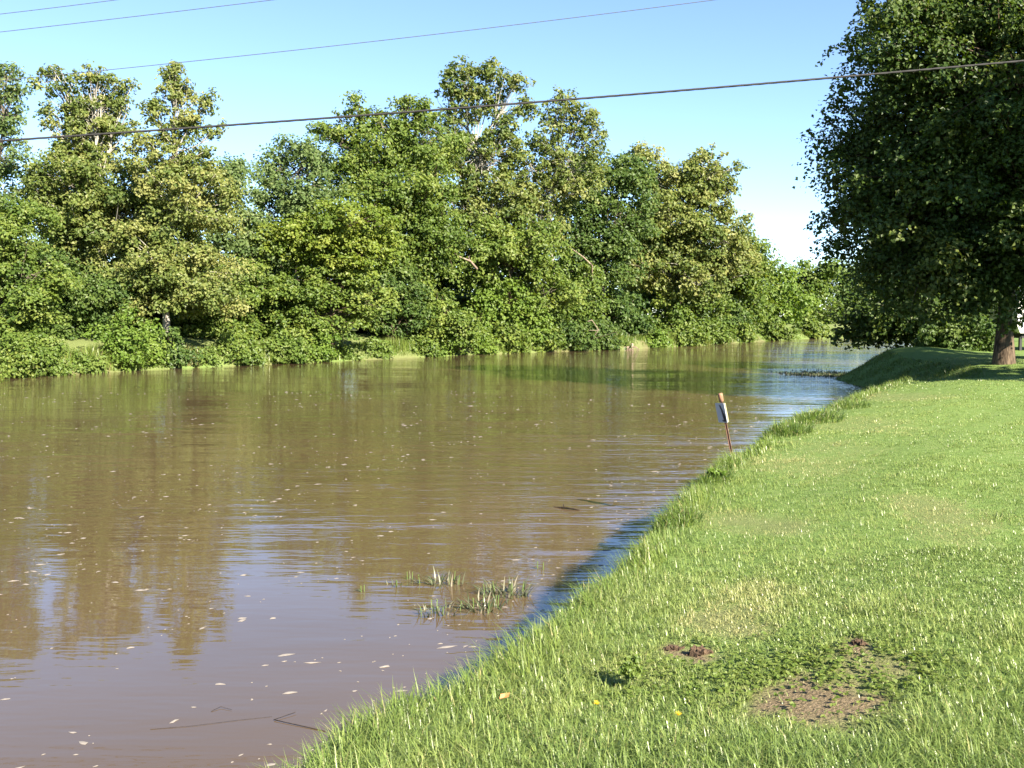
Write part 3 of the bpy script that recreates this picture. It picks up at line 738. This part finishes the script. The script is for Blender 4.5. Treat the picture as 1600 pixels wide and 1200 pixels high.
# clover round the bare soil
def clover(rg):
    C = []
    for (cx, cy, rx, ry, n_) in [(PATCH[0][0], PATCH[0][1] + .28, .60, .45, 900), (PATCH[1][0], PATCH[1][1], .45, .42, 500), (PATCH[0][0] + .1, PATCH[0][1] - .1, .5, .4, 160), (PATCH[0][0] - .7, PATCH[0][1] + .5, .5, .5, 300)]:
        g = rg.normal(size=(n_, 2)) * .55
        C.append(np.stack([cx + g[:, 0] * rx, cy + g[:, 1] * ry], -1)[(patches(cx + g[:, 0] * rx, cy + g[:, 1] * ry)[0] < .45 + .55 * (rg.random(n_) < .22))])
    C = np.concatenate(C); x, y = C.T
    z = height(x, y) + .012 + .022 * rg.random(len(x))
    a0 = rg.random(len(x)) * 6.28; P = []
    for k in range(3):
        a = a0 + k * 2.094
        P.append(np.stack([x + .008 * np.cos(a), y + .008 * np.sin(a), z], -1))
    P = np.concatenate(P); k = len(P)
    Nn = unit(np.array([0, 0, 1.0]) + rg.normal(size=(k, 3)) * .3)
    s = .017 + .009 * rg.random(k)
    V, F = leaves(P, Nn, s, s * .9, rg, .1)
    return mesh_arrays('clover', V, F, LEAF['weed'], {'tint': np.repeat(np.clip(.68 + rg.normal(size=k) * .25, 0, 1), 4)})
tag(link('clover', clover(rg)), 'low clover creeping round the bare soil patch in the lawn', 'clover', kind='stuff')

# ------------------------------------------------------------------ weeds on the near bank
def weed(name, px, py, L, species, seed, label, leaf=.05, rc=.09, zoff=1.1, **kw):
    x, y = gpos(px, py, zoff); z = ground_z(x, y)
    lob = [(np.array([x + a, y + b_, z + c]), (r, r, h), d) for a, b_, c, r, h, d in L]
    return build_tree(name, (x, y), lob, species, 'green', seed, label, cat='weed', zmin=.01, leaf=leaf, rc=rc, stems=3, trunk_r=.008, part=('stem', 'branches', 'foliage'), cover=1.2, **kw)
def tussock(px, py, n_, r, h, seed, label):
    q = np.random.default_rng(seed); x, y = gpos(px, py, 1.05)
    a = q.random(n_) * 6.28; d = r * q.random(n_) ** .6; bx, by = np.cos(a) * d, np.sin(a) * d * 1.5
    z0 = ground_z(x, y); bz = height(x + bx, y + by) - z0 - .02
    V, F, nv = blades(bx, by, bz, a + q.normal(size=n_) * .9, h * (.4 + .6 * q.random(n_)), np.clip(.8 + q.normal(size=n_) * .3, 0, 1.2), .009 + .007 * q.random(n_), 3)
    o = link('grass_tussock', mesh_arrays('grass_tussock', V, F, REED, {'tint': np.repeat(np.clip(.35 + q.normal(size=n_) * .25, 0, 1), nv), 'dry': np.repeat((q.random(n_) < .08) * q.random(n_), nv)}), None, (x, y, z0))
    tag(o, label, 'grass', 'tussocks on the near bank edge')
tussock(1218, 676, 700, 0.48, 0.29, 1, 'dark rank grass tussock on the bank edge just beyond the post')
tussock(1262, 656, 700, 0.63, 0.28, 2, 'long grass tussock on the bank edge, second beyond the post')
tussock(1310, 636, 500, 0.63, 0.24, 3, 'low grass tussock on the bank edge, third beyond the post')
tussock(1095, 748, 420, 0.34, 0.22, 4, 'grass tussock on the bank edge just before the foot of the post')
tussock(1040, 812, 420, 0.30, 0.21, 5, 'leaning grass tussock over the dark water halfway along the bank')
weed('broadleaf_weed', 985, 1075, [(0, 0, .08, .05, .05, .6), (.01, .02, .14, .035, .04, .5)], 'weed', 202, 'upright leafy weed in the foreground grass left of the burrow', leaf=.028, rc=.03)
weed('broadleaf_weed', 1120, 745, [(0, 0, .08, .10, .05, .6)], 'bright', 203, 'small light leafy weed below the foot of the leaning post', leaf=.04, rc=.05)

# dandelions and a fallen leaf
YEL = plain_mat('dandelion_yellow', (0.75, 0.52, 0.02), .6); STEM = plain_mat('stem_green', (.09, .15, .03), .6)
def dandelion(px, py, label):
    x, y = gpos(px, py, 1.24); z = ground_z(x, y)
    r = empty('dandelion', (x, y, z)); tag(r, label, 'flower', 'dandelions in the lawn')
    P = np.array([[(0, 0, 0), (.003, 0, .05), (.006, .002, .10)]]); V, F = tubes(P, np.full((1, 3), .002), 5)
    link('stem', mesh_arrays('dandelion_stem', V, F, STEM), r)
    q = np.random.default_rng(int(px)); k = 46
    a = q.random(k) * 6.28; t = q.random(k)
    d = unit(np.stack([np.cos(a) * t, np.sin(a) * t, .25 + .5 * (1 - t)], -1))
    base = np.tile(np.array([.006, .002, .10]), (k, 1)); s = np.cross(d, np.array([0, 0, 1.])) * .0028
    V = np.stack([base - s, base + s, base + d * .019], 1).reshape(-1, 3)
    link('flower_head', mesh_arrays('dandelion_head', V, np.arange(k * 3).reshape(-1, 3), YEL), r)
dandelion(930, 1085, 'yellow dandelion in the foreground grass left of the soil patch')
dandelion(1058, 1117, 'yellow dandelion at the bottom of the lawn, nearest the soil patch')
x, y = gpos(788, 1080, 1.2)
q = np.random.default_rng(3)
V = np.array([(-.025, 0, 0), (-.01, .016, .008), (.012, .013, .004), (.03, 0, .01), (.012, -.015, .006), (-.01, -.014, .01), (0, 0, -.003)])
F = np.array([(6, k, (k + 1) % 6) for k in range(6)])
lf = link('fallen_leaf', mesh_arrays('fallen_leaf', V, F, plain_mat('dead_leaf', (.42, .16, .05), .7)), None, (x, y, ground_z(x, y) + .10))
lf.rotation_euler = (.4, -.2, .5); tag(lf, 'orange fallen leaf on the grass at the bank edge', 'leaf')

# ------------------------------------------------------------------ clods by the burrow
CLOD = bark_mat('clod_soil', (0.045, 0.029, 0.019), (0.12, 0.080, 0.052), 30, 1.0)
def clod(name, px, py, sx, sy, sz, seed, label):
    x, y = gpos(px, py, 1.22); q = np.random.default_rng(seed)
    nu, nv = 14, 8
    u = np.linspace(0, 2 * math.pi, nu, endpoint=False); v = np.linspace(0, math.pi / 2 * 1.1, nv)
    U, Vv = np.meshgrid(u, v); d = np.stack([np.cos(U) * np.sin(Vv), np.sin(U) * np.sin(Vv), np.cos(Vv)], -1)
    r = 1 + .35 * q.normal(size=d.shape[:2]) * np.sin(Vv); P = d * r[..., None] * np.array([sx, sy, sz])
    idx = np.arange(nu * nv).reshape(nv, nu); a = idx[:-1]; b_ = idx[1:]
    F = np.stack([a, b_, np.roll(b_, -1, 1), np.roll(a, -1, 1)], -1).reshape(-1, 4)
    o = link(name, mesh_arrays(name, P.reshape(-1, 3), F, CLOD), None, (x, y, ground_z(x, y) - .005)); tag(o, label, 'soil')
clod('soil_mound', 1092, 990, .06, .035, .05, 1, 'reddish crumbly soil thrown up at a burrow in the lawn')
clod('soil_mound', 1052, 980, .045, .03, .028, 2, 'small streak of reddish soil left of the burrow mound')
clod('soil_clod', 1343, 1003, .035, .03, .03, 3, 'small dark clod of earth above the bare soil patch')

# ------------------------------------------------------------------ water weeds, foam, driftwood
WEEDG = grass_mat('water_weed_blades', [(0.0, (0.045, 0.066, 0.026)), (0.5, (0.085, 0.11, 0.048)), (1.0, (0.18, 0.20, 0.11))], (0.36, 0.32, 0.24))
def water_weed(px, py, n_, r, h, seed, label):
    q = np.random.default_rng(seed); x, y = wpos(px, py)
    n_ = max(4, int(n_ * .55)); a = q.random(n_) * 6.28; d = r * q.random(n_) ** .6
    bx, by = np.cos(a) * d, np.sin(a) * d * .7
    root = empty('water_weed', (x, y, 0)); tag(root, label, 'weed', 'weeds standing in the shallow water')
    V, F, nv = blades(bx, by, np.full(n_, -.05), a + q.normal(size=n_) * .8, h * (.45 + .6 * q.random(n_)), np.clip(.75 + q.normal(size=n_) * .3, 0, 1.2), .014 + .010 * q.random(n_), 3)
    link('leaf_blades', mesh_arrays('water_weed_blades', V, F, WEEDG, {'tint': np.repeat(q.random(n_), nv), 'dry': np.repeat((q.random(n_) < .3) * q.random(n_), nv)}), root)
    k = min(n_, max(2, n_ // 10)); P = np.stack([np.stack([bx[:k], by[:k], np.full(k, -.06)], -1), np.stack([bx[:k] * 1.1, by[:k] * 1.1, np.full(k, h * .5)], -1)], 1)
    for j in range(k):
        V, F = tubes(P[j:j + 1], np.full((1, 2), .004), 5); link('stem', mesh_arrays('water_weed_stem', V, F, STEM), root)
water_weed(689, 912, 90, 0.25, 0.21, 1, 'green weed tuft standing in the water, farthest from the bank of the big tufts')
water_weed(684, 958, 96, 0.25, 0.18, 2, 'weed tuft in the water with foam at its foot, nearest the camera at the left')
water_weed(754, 952, 96, 0.21, 0.25, 3, 'tall pale weed tuft in the water, middle of the three front tufts')
water_weed(790, 930, 142, 0.26, 0.25, 4, 'bushiest weed tuft in the water, closest to the grassy bank')
water_weed(616, 915, 17, 0.10, 0.15, 5, 'few thin weed stalks in the water at the left of the tufts')
water_weed(572, 925, 5, 0.05, 0.14, 6, 'single thin stalk in the water farthest left of the weed tufts')
water_weed(639, 905, 5, 0.05, 0.18, 7, 'lone upright blade in the water behind the thin stalks')
water_weed(844, 890, 5, 0.06, 0.17, 8, 'two thin blades in the water nearest the shaded ripples by the bank')
# dark weed mat off the mound
def mat_weed():
    q = np.random.default_rng(9); n_ = 2600
    u = q.random(n_); x = 13.9 + 3.2 * u + q.normal(size=n_) * .25; y = 51.6 - 1.2 * u + q.normal(size=n_) * (.5 + 1.3 * u) * (1 + .5 * np.sin(u * 17))
    V, F, nv = blades(x - 15, y - 51, np.full(n_, -.03), q.random(n_) * 6.28, .06 + .13 * q.random(n_) ** 2 + .10 * u * q.random(n_), np.clip(.7 + q.normal(size=n_) * .3, 0, 1.1), .05 + .03 * q.random(n_), 1)
    return mesh_arrays('weed_mat', V, F, WEEDG, {'tint': np.repeat(q.random(n_) * .6, nv), 'dry': np.repeat((q.random(n_) < .2) * q.random(n_), nv)})
tag(link('weed_mat', mat_weed(), None, (15, 51, 0)), 'dark floating mat of weeds reaching out from the shaded mound', 'weeds')

FOAM = plain_mat('foam', (.20, .18, .16), .8, 0, .08, 60)
def foam():
    q = np.random.default_rng(17); n_ = 7500
    x = []; y = []
    Y = 6.0 + 34 * q.random(n_) ** 1.28; X = -0.56 * Y + q.random(n_) * 1.1 * Y
    dr, dl = bank_d(X, Y)
    fl = X * .9 - Y * .42; al = X * .42 + Y * .9
    dens = .34 + .75 * wob(fl * 1.1, al * .16, 1.2, .3) + .25 * wob(X, Y, 1.6, 1.4)
    ok = (dr < -1.0) & (q.random(n_) < dens)
    X, Y = X[ok], Y[ok]; k = len(X); nv = 7
    s = (.004 + .020 * q.random(k) ** 4.0) * (1 + .30 * (1 - smooth(7.5, 12.0, Y))) * (1 + .10 * (Y / 14 - .6).clip(0, 1.6))
    a0 = .35 + q.normal(size=k) * .4; el = 1.3 + 1.6 * q.random(k)
    ang = np.linspace(0, 2 * math.pi, nv, endpoint=False)[None] + q.normal(size=(k, nv)) * .25
    r = s[:, None] * (1 + .38 * q.normal(size=(k, nv))).clip(.3, 2)
    lx = np.cos(ang) * r * el[:, None]; ly = np.sin(ang) * r
    c, s_ = np.cos(a0)[:, None], np.sin(a0)[:, None]
    V = np.empty((k, nv + 1, 3))
    V[:, :nv, 0] = X[:, None] + lx * c - ly * s_; V[:, :nv, 1] = Y[:, None] + lx * s_ + ly * c; V[:, :nv, 2] = .001
    V[:, nv] = np.stack([X, Y, .004 + s * .22], -1)
    f = np.array([(nv, j, (j + 1) % nv) for j in range(nv)])
    F = ((np.arange(k) * (nv + 1))[:, None, None] + f[None]).reshape(-1, 3)
    return mesh_arrays('foam_flecks', V.reshape(-1, 3), F, FOAM, smooth=True)
tag(link('foam_flecks', foam()), 'pale flecks of foam drifting on the brown water', 'foam', kind='stuff')

def stick(name, pts, r, label, bark='wet', cat='driftwood', sides=6, twigs=()):
    P = np.array([[(*wpos(px, py), z) for px, py, z in pts]], float); K = P.shape[1]
    o0 = P[0, 0].copy()
    parts = [tubes(P - o0, np.linspace(r, r * .5, K)[None], sides)]
    root = link(name, mesh_arrays(name, *parts[0], BARK[bark], smooth=True), None, o0); tag(root, label, cat)
    for tw in twigs:
        T = np.array([[(*wpos(px, py), z) for px, py, z in tw]], float) - o0
        V, F = tubes(T, np.linspace(r * .6, r * .3, T.shape[1])[None], 5)
        link('twig', mesh_arrays(name + '_twig', V, F, BARK[bark], smooth=True), root)
stick('floating_twig', [(235, 1140, .002), (300, 1135, .004), (370, 1126, .003), (425, 1120, .002)], .0016, 'thin twig trailing at the water surface in the lower left')
stick('floating_twig', [(508, 1143, .002), (470, 1135, .006), (428, 1126, .008), (462, 1115, .012)], .0035, 'hooked dark twig in the water near the bottom bank corner')
stick('floating_twig', [(330, 1112, .003), (345, 1106, .01), (362, 1110, .006)], .0022, 'short bent twig on the water beside foam in the lower left')
stick('floating_stick', [(865, 792, -.01), (882, 795, .02), (900, 797, .015), (915, 798, -.02)], .018, 'dark stick breaking the surface in mid river', twigs=([(882, 795, .02), (880, 793, .05)],))

# eroded stump and dead limbs on the far bank
def stump():
    x, y = wpos(985, 546); q = np.random.default_rng(4)
    root = empty('eroded_stump', (x, y + .4, 0)); root.scale = (.55, .5, .42); tag(root, 'pale eroded stump with bare roots at the far waterline', 'stump')
    P = np.array([[(0, .1, -.2), (.1, .1, .3), (.35, .2, .75), (.4, .3, 1.25)]]); V, F = tubes(P, np.array([[.42, .32, .26, .20]]), 9)
    link('trunk', mesh_arrays('stump_trunk', V, F, BARK['dead'], smooth=True), root)
    for k in range(9):
        a = -2.9 + k * .32; L_ = .8 + 1.0 * q.random()
        P = np.array([[(0.1, .05, .5), (math.cos(a) * L_ * .45, math.sin(a) * L_ * .3, .45 + .2 * q.random()), (math.cos(a) * L_, math.sin(a) * L_ * .5, -.1)]])
        V, F = tubes(P, np.array([[.13, .09, .04]]), 6); link('root', mesh_arrays('stump_root', V, F, BARK['dead'], smooth=True), root)
stump()
def dead_limb(pts, r, label, seed, bark='dead'):
    q = np.random.default_rng(seed)
    P = np.array([at(*p) for p in pts]); o0 = P[0].copy()
    V, F = tubes((P - o0)[None], np.linspace(r, r * .35, len(P))[None], 6)
    root = link('dead_limb', mesh_arrays('dead_limb', V, F, BARK[bark], smooth=True), None, o0); tag(root, label, 'branch', 'dead limbs among the far trees')
    for k in range(3):
        i = 1 + k % (len(P) - 1); d = (P[i] - P[i - 1]); e = P[i] + d * .5 + q.normal(size=3) * np.linalg.norm(d) * .5
        T = np.stack([P[i], (P[i] + e) / 2 + q.normal(size=3) * .1, e]) - o0
        V, F = tubes(T[None], np.array([[r * .5, r * .35, r * .15]]), 5); link('twig', mesh_arrays('dead_limb_twig', V, F, BARK[bark], smooth=True), root)
dead_limb([(745, 420, 80.5), (735, 408, 79.5), (715, 400, 79), (700, 385, 78.5)], .10, 'pale dead limb sticking out below the tallest sycamore', 1)
dead_limb([(925, 440, 90), (925, 415, 88.5), (912, 402, 88), (898, 392, 88)], .09, 'bent bare limb against the dark rounded tree', 2)
dead_limb([(905, 545, 88), (925, 530, 87), (935, 515, 86.5), (925, 500, 86.5)], .08, 'dead limb hanging to the shaded water left of the stump', 3)
dead_limb([(640, 552, 76), (634, 505, 75), (628, 470, 74.5), (634, 440, 74.5)], .07, 'bare dark stem rising in the hollow of the bank', 4, 'grey')
dead_limb([(300, 560, 61), (275, 556, 59.5), (255, 566, 58.6), (245, 574, 58.2)], .06, 'tangle of bare roots under the brown tuft of overhanging grass', 5)
dead_limb([(165, 572, 55.5), (140, 577, 54.8), (120, 578, 54.2), (105, 583, 53.6)], .06, 'driftwood branch lodged at the waterline below the bright shrub', 6)

# ------------------------------------------------------------------ overhead lines
WIRE = plain_mat('cable_sheath', (.016, .015, .015), .85, 0, .2, 8); WIRE2 = plain_mat('wire_metal', (.055, .06, .062), .7, .0, .1, 8)
def wire_path(p_left, p_mid, p_right, Y, xl, xr, K):
    a, b_, c = (at(*p, Y) for p in (p_left, p_mid, p_right))
    co = np.polyfit([a[0], b_[0], c[0]], [a[2], b_[2], c[2]], 2); X = np.linspace(xl, xr, K)
    return np.stack([X, np.full(K, Y), np.polyval(co, X)], -1)
def strands(P, r, off, turns, phase):
    K = len(P); ph = np.linspace(0, turns * 2 * math.pi, K) + phase
    return P + np.stack([np.zeros(K), np.cos(ph) * off, np.sin(ph) * off], -1)
cp = wire_path((0, 220), (800, 162.5), (1600, 95), 21.0, -26, 26, 1500)
cable = empty('overhead_cable', tuple(cp[750])); tag(cable, 'thick black overhead cable crossing the whole picture above the river', 'cable')
for k, nm in enumerate(('cable_strand', 'cable_strand', 'support_wire')):
    Q = strands(cp, .012, .0055, 60, k * 2.09) - cp[750]
    V, F = tubes(Q[None], np.full((1, len(cp)),   .0165 if k < 2 else .016), 6)
    link(nm, mesh_arrays('cable_part', V, F, WIRE, smooth=True), cable)
for (pl, pm, pr, Y, lab) in [((0, 50, ), (212, 25.5), (425, 0), 27, 'thin overhead wire, middle of the three at the top left'), ((0, 22), (90, 11.3), (180, 0), 27.6, 'thin overhead wire nearest the top left corner'),
                             ((190, 107), (650, 57), (1115, 0), 26, 'long thin overhead wire sloping up above the tallest sycamores')]:
    P = wire_path(pl, pm, pr, Y, -30, 30, 60); o0 = P[30].copy()
    V, F = tubes((P - o0)[None], np.full((1, 60), .0085), 6)
    w_ = link('overhead_wire', mesh_arrays('overhead_wire', V, F, WIRE2, smooth=True), None, o0); tag(w_, lab, 'wire', 'thin overhead wires')

# ------------------------------------------------------------------ leaning post with a sign
def box(cx, cy, cz, sx, sy, sz, bev=0.0):
    V = np.array([(x, y, z) for z in (-1, 1) for y in (-1, 1) for x in (-1, 1)], float) * np.array([sx, sy, sz]) / 2 + np.array([cx, cy, cz])
    F = np.array([(0, 2, 3, 1), (4, 5, 7, 6), (0, 1, 5, 4), (2, 6, 7, 3), (0, 4, 6, 2), (1, 3, 7, 5)])
    return V, F
RUST = bark_mat('rusty_steel', (0.085, 0.048, 0.034), (0.20, 0.110, 0.075), 14, .3)
PLATE = plain_mat('sign_white', (.36, .38, .41), .5, 0, .06, 12); PRINT = plain_mat('sign_print', (.02, .02, .022), .5); WOODB = plain_mat('sign_board', (.24, .225, .12), .7, 0, .2, 15)
YP = 13.9
pb = at(1144, 716, YP); pt = at(1124.5, 615, YP)
root = empty('sign_post', pb); tag(root, 'rusty leaning steel post with a small white sign at the water edge', 'sign post')
ax = unit(pt - pb); Ln = float(np.linalg.norm(pt - pb))
side_v = unit(np.cross(ax, np.array([0.5, -0.86, 0]))); fr = np.cross(side_v, ax)
def post_frame(V): return V[:, :1] * side_v + V[:, 1:2] * fr + V[:, 2:3] * ax
hz = -0.35
V1, F1 = join([box(0, 0, (Ln - hz) / 2 + hz, .032, .006, Ln - hz), box(0, .015, (Ln - hz) / 2 + hz, .006, .026, Ln - hz - .004)])
link('steel_post', mesh_arrays('steel_post', post_frame(V1), F1, RUST), root)
V1, F1 = join([box(0, -.008, .12 + k * .055, .014, .010, .016) for k in range(int((Ln - .15) / .055))])
link('studs', mesh_arrays('post_studs', post_frame(V1), F1, RUST), root)
V1, F1 = tubes(np.array([[(0, .008, Ln - .115), (0, .008, Ln - .11), (0, .008, Ln - .02), (0, .008, Ln + .004), (0, .008, Ln + .005)]]), np.array([[.010, .030, .034, .030, .002]]), 10)
link('post_cap', mesh_arrays('post_cap', post_frame(V1), F1, plain_mat('rust_orange', (.24, .125, .075), .9, 0, .35, 30), smooth=True), root)
# plate: faces the river, turned partly to the camera
pn = unit(np.array([-0.93, -0.37, 0.0])); pu = ax; pw = unit(np.cross(pu, pn)); pn = np.cross(pw, pu)
pc = at(1127, 645, YP) - pb - pn * .0
def plate_frame(V): return pc + V[:, :1] * pw + V[:, 1:2] * pn + V[:, 2:3] * pu
W_, H_ = .205, .26
bo = link('backing_board', mesh_arrays('backing_board', plate_frame(box(0, -.016, 0, W_, .026, H_)[0]), box(0, 0, 0, 1, 1, 1)[1], WOODB), root)
pl = link('sign_plate', mesh_arrays('sign_plate', plate_frame(box(0, .0, 0, W_ + .01, .005, H_ + .012)[0]), box(0, 0, 0, 1, 1, 1)[1], PLATE), root)
def poly(pts):                 # flat print 1 mm proud of the plate
    k = len(pts); V = np.array([(x, .0040, z) for x, z in pts], float); V = np.concatenate([V, V - np.array([0, .0012, 0])])
    return V, [(0, j, j + 1) for j in range(1, k - 1)]
pr_v, pr_f, o_ = [], [], 0
sg = 1.0 if np.dot(pw, np.array([1, 0, 0])) > 0 else -1.0
for pts in [[(-.02, .115), (.035, .10), (.05, .04), (.075, -.01), (.06, -.02), (.03, .03)], [(.02, .03), (.06, .02), (.10, -.05), (.08, -.07), (.04, -.02)],
            [(.03, -.04), (.075, -.05), (.115, -.10), (.09, -.11), (.045, -.085)], [(.0, -.095), (.06, -.10), (.12, -.125), (.02, -.12)], [(.085, .03), (.10, .0), (.115, -.05), (.105, .02)], [(.0, .075), (.03, .095), (.075, .03), (.06, -.02)], [(.03, -.005), (.075, .01), (.115, -.05), (.118, -.118), (.055, -.118)]]:
    V, F = poly([((x * .86 - .008) * sg, z * 1.02) for x, z in pts]); pr_v.append(V); pr_f += [(a + o_, b_ + o_, c + o_) for a, b_, c in F]; o_ += len(V)
link('printed_figure', mesh_arrays('printed_figure', plate_frame(np.concatenate(pr_v)), np.array(pr_f), PRINT), pl)

# ------------------------------------------------------------------ camper trailer behind the big tree
WHT = plain_mat('camper_white', (.72, .71, .69), .45, 0, .04, 3); GLS, gn, gl, gb_ = new_mat('camper_glass'); gb_.inputs['Base Color'].default_value = (.10, .13, .16, 1); gb_.inputs['Roughness'].default_value = .08
DRK = plain_mat('camper_dark', (.02, .02, .02), .8); BLU = plain_mat('camper_panel', (.34, .40, .46), .4, 0, .05, 3)
cx, cy = 24.55, 49.5; cz = ground_z(cx + 3, cy)
camper = empty('camper_trailer', (cx, cy, cz), .12); tag(camper, 'white camper trailer half hidden at the right edge behind the big tree', 'camper')
prof = [(0.0, .85), (-.25, 1.4), (-.1, 2.4), (.35, 2.95), (6.2, 2.95), (6.5, 2.6), (6.5, .85)]
k = len(prof); V = np.array([(x, 0, z) for x, z in prof] + [(x, 2.3, z) for x, z in prof], float)
me = bpy.data.meshes.new('camper_body'); me.from_pydata(V.tolist(), [], [tuple(range(k))[::-1], tuple(range(k, 2 * k))] + [(j, (j + 1) % k, k + (j + 1) % k, k + j) for j in range(k)]); me.materials.append(WHT); me.update()
link('body', me, camper)
def cpart(nm, bx, mat, par=camper): return link(nm, mesh_arrays('camper_' + nm, bx[0], bx[1], mat), par)
cpart('lower_panel', box(3.2, -.012, 1.25, 6.3, .02, .62), BLU); cpart('trim_strip', box(3.2, -.026, 1.60, 6.4, .03, .05), DRK)
for wx in (.9, 3.0, 5.2):
    w_ = cpart('window', box(wx, -.015, 2.1, 1.0, .02, .55), GLS); cpart('window_frame', join([box(wx, -.022, 2.40, 1.08, .03, .05), box(wx, -.022, 1.80, 1.08, .03, .05), box(wx - .53, -.022, 2.1, .05, .03, .65), box(wx + .53, -.022, 2.1, .05, .03, .65)]), WHT, w_)
cpart('chassis', box(3.2, 1.1, .72, 6.0, 1.8, .24), DRK)
ang = np.linspace(0, 2 * math.pi, 21)[:-1]
for wx in (3.6, 4.4):
    P = np.array([[(wx, .02, .33), (wx, .05, .33), (wx, .22, .33), (wx, .25, .33)]]); V, F = tubes(P, np.array([[.20, .33, .33, .20]]), 20)
    t_ = link('wheel', mesh_arrays('camper_wheel', V, F, DRK, smooth=True), camper)
    V, F = tubes(np.array([[(wx, .06, .33), (wx, .03, .33), (wx, .028, .33)]]), np.array([[.19, .18, .01]]), 16); link('rim', mesh_arrays('camper_rim', V, F, WHT), t_)
cpart('hitch', box(-.7, 1.15, .62, 1.5, .10, .10), DRK)
cpart('jack_stand', box(.2, .3, .36, .12, .12, .72), DRK)
